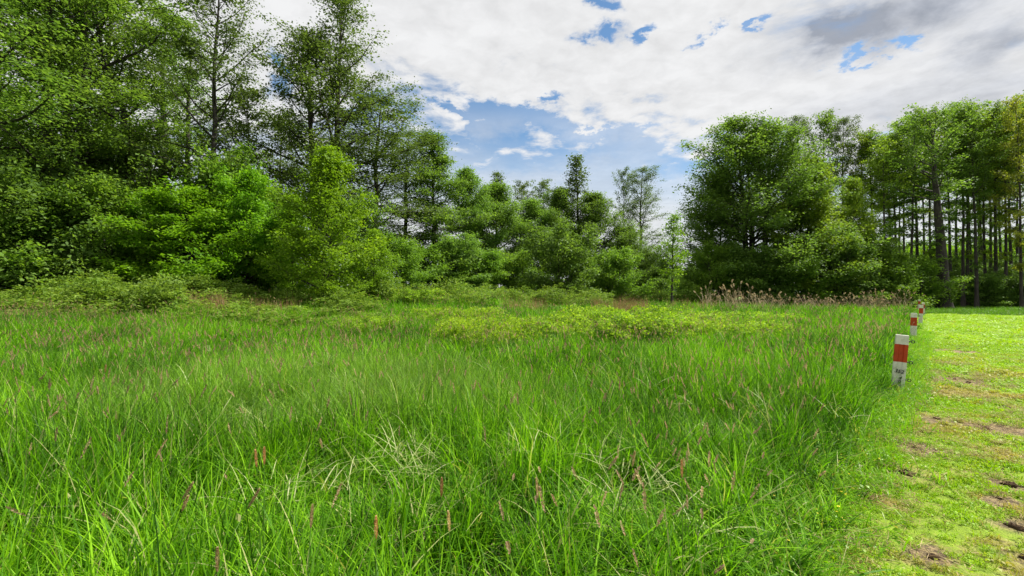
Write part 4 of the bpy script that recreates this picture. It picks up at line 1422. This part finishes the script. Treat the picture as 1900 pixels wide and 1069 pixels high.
scatter('tall_herbs', vs, np.stack([hp[:, 0], hp[:, 1], ground_z(hp[:, 0], hp[:, 1])], -1),
        np.stack([rng.normal(0, .06, n), rng.normal(0, .06, n), rng.uniform(0, 6.28, n)], -1),
        np.stack([np.ones(n), np.ones(n), hp[:, 2]], -1), rng.integers(0, 5, n), [M_NETTLE],
        'light green tall herbs and nettles along the foot of the wood', 'herbs')

# dry reddish stalks and reeds
vs = []
for q in range(4):
    vs.append(blades(rng, 26, 0.22, 0.6, 1.25, 0.006, 0.012, (0, 14), (0, 25), 3))
hp = []
for (pa, pb, Ya, Yb, n, hs) in ((300, 420, 17.5, 19, 60, 0.85), (420, 560, 18, 20, 60, 0.7), (930, 1010, 24, 27, 24, 0.85), (1100, 1200, 24, 30, 80, 0.95), (1230, 1340, 30, 37, 50, 0.75), (930, 1080, 33, 36, 24, 0.95)):
    px, Y = rng.uniform(pa, pb, n), rng.uniform(Ya, Yb, n)
    hp.append(np.stack([(px - 950) / F * Y, Y, hs * rng.uniform(0.7, 1.2, n)], -1))
hp = np.concatenate(hp)
n = len(hp)
scatter('dry_stalks', vs, np.stack([hp[:, 0], hp[:, 1], ground_z(hp[:, 0], hp[:, 1])], -1),
        np.stack([rng.normal(0, .08, n), rng.normal(0, .1, n), rng.uniform(0, 6.28, n)], -1),
        np.stack([np.ones(n), np.ones(n), hp[:, 2]], -1), rng.integers(0, 4, n), [M_DRYSTALK],
        'dry reddish-brown stalks of last year standing among the herbs', 'dry stalks')

vs = []
for q in range(6):
    parts = []
    for j in range(6):
        a, r_ = rng.uniform(0, 2 * PI), 0.35 * math.sqrt(rng.uniform())
        Hh = rng.uniform(1.3, 2.2)
        b0 = np.array([r_ * math.cos(a), r_ * math.sin(a), 0])
        ln = rng.normal(0, 0.22, 2) + (0.0, 0)
        t = np.linspace(0, 1, 6)
        p = np.stack([b0[0] + ln[0] * t ** 1.5 * Hh, b0[1] + ln[1] * t ** 1.5 * Hh, Hh * t], -1)
        w_ = tube(p, np.linspace(0.011, 0.006, 6), 3, rng.uniform())
        parts.append(w_)
        if j < 2:
            dr = p[-1] - p[-2]
            hd = seed_head(rng, 40, 0.22, 0.045, p[-1] - dr * 0.2, dr + np.array([0.10, 0.05, -0.04]), 0)
            parts.append(hd[:4])
    vs.append(merge(parts)[:4])
hp = []
for (pa, pb, Ya, Yb, n, hs) in ((1310, 1430, 28, 32, 18, 0.9), (1400, 1620, 33, 40, 50, 0.62), (1600, 1690, 38, 43, 26, 0.8), (1300, 1500, 32, 36, 18, 0.6)):
    px, Y = rng.uniform(pa, pb, n), rng.uniform(Ya, Yb, n)
    hp.append(np.stack([(px - 950) / F * Y, Y, hs * rng.uniform(0.7, 1.15, n)], -1))
hp = np.concatenate(hp)
n = len(hp)
scatter('dry_reeds', vs, np.stack([hp[:, 0], hp[:, 1], ground_z(hp[:, 0], hp[:, 1])], -1),
        np.stack([rng.normal(0, .06, n), rng.normal(0, .08, n), rng.uniform(0, 6.28, n)], -1),
        np.stack([np.ones(n), np.ones(n), hp[:, 2]], -1), rng.integers(0, 6, n), [M_REED],
        'dry straw-coloured reeds with pale plumes in front of the trees on the right', 'reeds')

# ------------------------------------------------------------------ boundary posts
M_WHITE = simple_mat('post_white_paint', (0.62, 0.61, 0.56), 0.6, 0.55, 14, (0.30, 0.32, 0.22))
M_ORANGE = simple_mat('post_orange_paint', (0.42, 0.045, 0.012), 0.5, 0.6, 9, (0.22, 0.026, 0.010))
M_BLACK = simple_mat('black_plastic', (0.012, 0.012, 0.014), 0.4)
M_INK = simple_mat('black_marker', (0.02, 0.02, 0.022), 0.8)


def prism(prof, z0, z1):
    """closed vertical prism over a 2-D outline; caps as fans round the centre"""
    m = len(prof)
    P0 = np.array([(x, y, z0) for x, y in prof])
    P1 = np.array([(x, y, z1) for x, y in prof])
    me = bpy.data.meshes.new('prism')
    V = [tuple(v) for v in np.concatenate([P0, P1])]
    Fq = [(i, (i + 1) % m, m + (i + 1) % m, m + i) for i in range(m)] + [tuple(range(m))[::-1], tuple(range(m, 2 * m))]
    me.from_pydata(V, [], Fq)
    me.update()
    return me


def torus(R0, r0, c, nrm_axis='y', n=14, k=6):
    V, Fq = [], []
    for i in range(n):
        a = 2 * PI * i / n
        for j in range(k):
            b = 2 * PI * j / k
            x = (R0 + r0 * math.cos(b)) * math.cos(a)
            z = (R0 + r0 * math.cos(b)) * math.sin(a)
            V.append((c[0] + x, c[1] + r0 * math.sin(b), c[2] + z))
            Fq.append((i * k + j, ((i + 1) % n) * k + j, ((i + 1) % n) * k + (j + 1) % k, i * k + (j + 1) % k))
    return np.array(V), np.array(Fq), np.zeros(len(V)), np.zeros(len(V))


def profile(w, d, g, gd, ch=0.006):
    """post outline seen from above: front face -y with a shallow central groove"""
    return [(-w / 2 + ch, -d / 2), (-g / 2 - 0.008, -d / 2), (-g / 2, -d / 2 + gd), (g / 2, -d / 2 + gd), (g / 2 + 0.008, -d / 2), (w / 2 - ch, -d / 2),
            (w / 2, -d / 2 + ch), (w / 2, d / 2 - ch), (w / 2 - ch, d / 2), (-w / 2 + ch, d / 2), (-w / 2, d / 2 - ch), (-w / 2, -d / 2 + ch)]


PW, PD, PHT = 0.165, 0.055, 0.95
post = empty('marker_post')
shaft_me = prism(profile(PW, PD, 0.055, 0.016), -0.25, PHT - 0.425)
shaft = mesh_obj('shaft', shaft_me, M_WHITE, post)
band = mesh_obj('painted_band', prism(profile(PW + 0.002, PD + 0.002, 0.055, 0.016), PHT - 0.425, PHT - 0.145), M_ORANGE, post)
capm = prism(profile(PW + 0.001, PD + 0.001, 0.05, 0.003), PHT - 0.145, PHT)
cap = mesh_obj('white_top', capm, M_WHITE, post)
for v in capm.vertices:      # chamfered crown
    if v.co.z > PHT - 0.001:
        v.co.x *= 0.965
        v.co.y *= 0.90
for zz in (PHT - 0.09, PHT - 0.42, PHT - 0.70):
    sc_ = tube([(PW / 2 - 0.01, 0, zz), (PW / 2 + 0.03, 0, zz)], [0.007, 0.006], 6)
    nut = tube([(PW / 2, 0, zz), (PW / 2 + 0.012, 0, zz)], [0.014, 0.013], 6)
    rg_ = torus(0.021, 0.006, (PW / 2 + 0.052, 0, zz))
    w = merge([sc_, nut, rg_])
    mesh_obj('ring_insulator', np_mesh('ring_insulator', w[0], w[1], smooth=False), M_BLACK, post)


def text_part(s, size, x, z, parent, y=-PD / 2 - 0.0035, shear=0.15):
    cu = bpy.data.curves.new('lettering', 'FONT')
    cu.body = s
    cu.size = size
    cu.align_x = 'CENTER'
    cu.extrude = 0.0015
    cu.shear = shear
    cu.offset = 0.0012
    cu.materials.append(M_INK)
    tmp = bpy.data.objects.new('lettering_outline', cu)
    COL.objects.link(tmp)
    me = bpy.data.meshes.new_from_object(tmp.evaluated_get(bpy.context.evaluated_depsgraph_get()))
    bpy.data.objects.remove(tmp)
    me.name = 'lettering'
    o = bpy.data.objects.new('lettering', me)
    COL.objects.link(o)
    o.parent = parent
    o.location = (x, y, z)
    o.rotation_euler = (PI / 2, 0.12, 0)
    return o


PSP = [(1662, 7.3, 0.045, 'nearest white and orange marker post, numbered, with black rings'),
       (1693, 15.4, 0.0, 'second white and orange marker post, half sunk in the grass'),
       (1707, 23.5, 0.02, 'third marker post, in line before the two farthest'),
       (1712.5, 33.0, -0.03, 'fourth marker post, on the right of the farthest pair'),
       (1704.5, 41.0, 0.02, 'farthest and smallest marker post, showing above the third')]
for i, (px, Y, tl, lb) in enumerate(PSP):
    X = (px - 950) / F * Y
    if i == 0:
        o = post
    else:
        o = copy_thing(post, (0, 0, 0), 0)
    o.location = (X, Y, float(ground_z(X, Y)) + (0, 0.06, 0.06, 0.02, 0.12)[i] - (0.0, 0.06, 0, 0, 0)[i])
    o.rotation_euler = (R(2), tl + 0.03, -math.atan2(X, Y) * 0.82 + (0, 0.05, -0.1, 0.1, 0)[i])
    tag(o, lb, 'post', 'white and orange posts along the mown border')
text_part('352', 0.078, -0.005, PHT - 0.60, post)
text_part('4', 0.075, 0.01, PHT - 0.70, post, shear=0.3)
text_part('8', 0.075, 0.005, PHT - 0.765, post)

# ------------------------------------------------------------------ clods of earth and pale litter on the mown field
M_EARTH = simple_mat('dark_earth', (0.050, 0.032, 0.020), 0.95, 0.7, 30, (0.12, 0.085, 0.05), 0.1)


def clod(seed):
    rg = np.random.default_rng(seed)
    V, Fs = [], []
    nu, nv = 12, 7
    ph = rg.uniform(0, 6.28, 6)
    for j in range(nv):
        la = -PI / 2 + PI * j / (nv - 1)
        for i in range(nu):
            lo = 2 * PI * i / nu
            r = 1 + 0.22 * math.sin(3 * lo + ph[0]) * math.cos(la) + 0.18 * math.sin(5 * lo + 4 * la + ph[1]) + rg.normal(0, 0.20)
            V.append((r * math.cos(la) * math.cos(lo), r * math.cos(la) * math.sin(lo), r * math.sin(la) * 0.42 + 0.05))
    for j in range(nv - 1):
        for i in range(nu):
            Fs.append((j * nu + i, j * nu + (i + 1) % nu, (j + 1) * nu + (i + 1) % nu, (j + 1) * nu + i))
    return np_mesh('earth_clod', np.array(V), np.array(Fs))


BANDS = [(600, 690, 'far out on the mown field'), (690, 725, 'on the mown field level with the post foot'),
         (725, 800, 'just below the nearest post on the mown field'), (800, 860, 'level with the upper bare patch'),
         (860, 950, 'level with the lower bare patch'), (950, 1069, 'near the bottom right corner')]
CL = [clod(i) for i in range(5)]
for c in CL:
    c.materials.append(M_EARTH)
for i, (px, py, w) in enumerate(cl):
    Y = EYE * F / (py - HOR)
    X = (px - 950) / F * Y
    o = mesh_obj('earth_clod', CL[i % 5])
    o.location = (X, Y, 0.030)
    s = w / F * Y * 0.38
    o.scale = (s * 1.1, s * 0.8, min(s * 1.1, 0.07))
    o.rotation_euler = (0, 0, rng.uniform(0, 6.28))
    bd = [q for q in BANDS if q[0] <= py < q[1]][0]
    same = sorted(q[0] for q in cl if bd[0] <= q[1] < bd[1])
    lb = ('only' if len(same) == 1 else ORD[same.index(px)]) + ' dark clod from the left ' + bd[2]
    tag(o, lb, 'clod', 'clods of earth on the mown field')
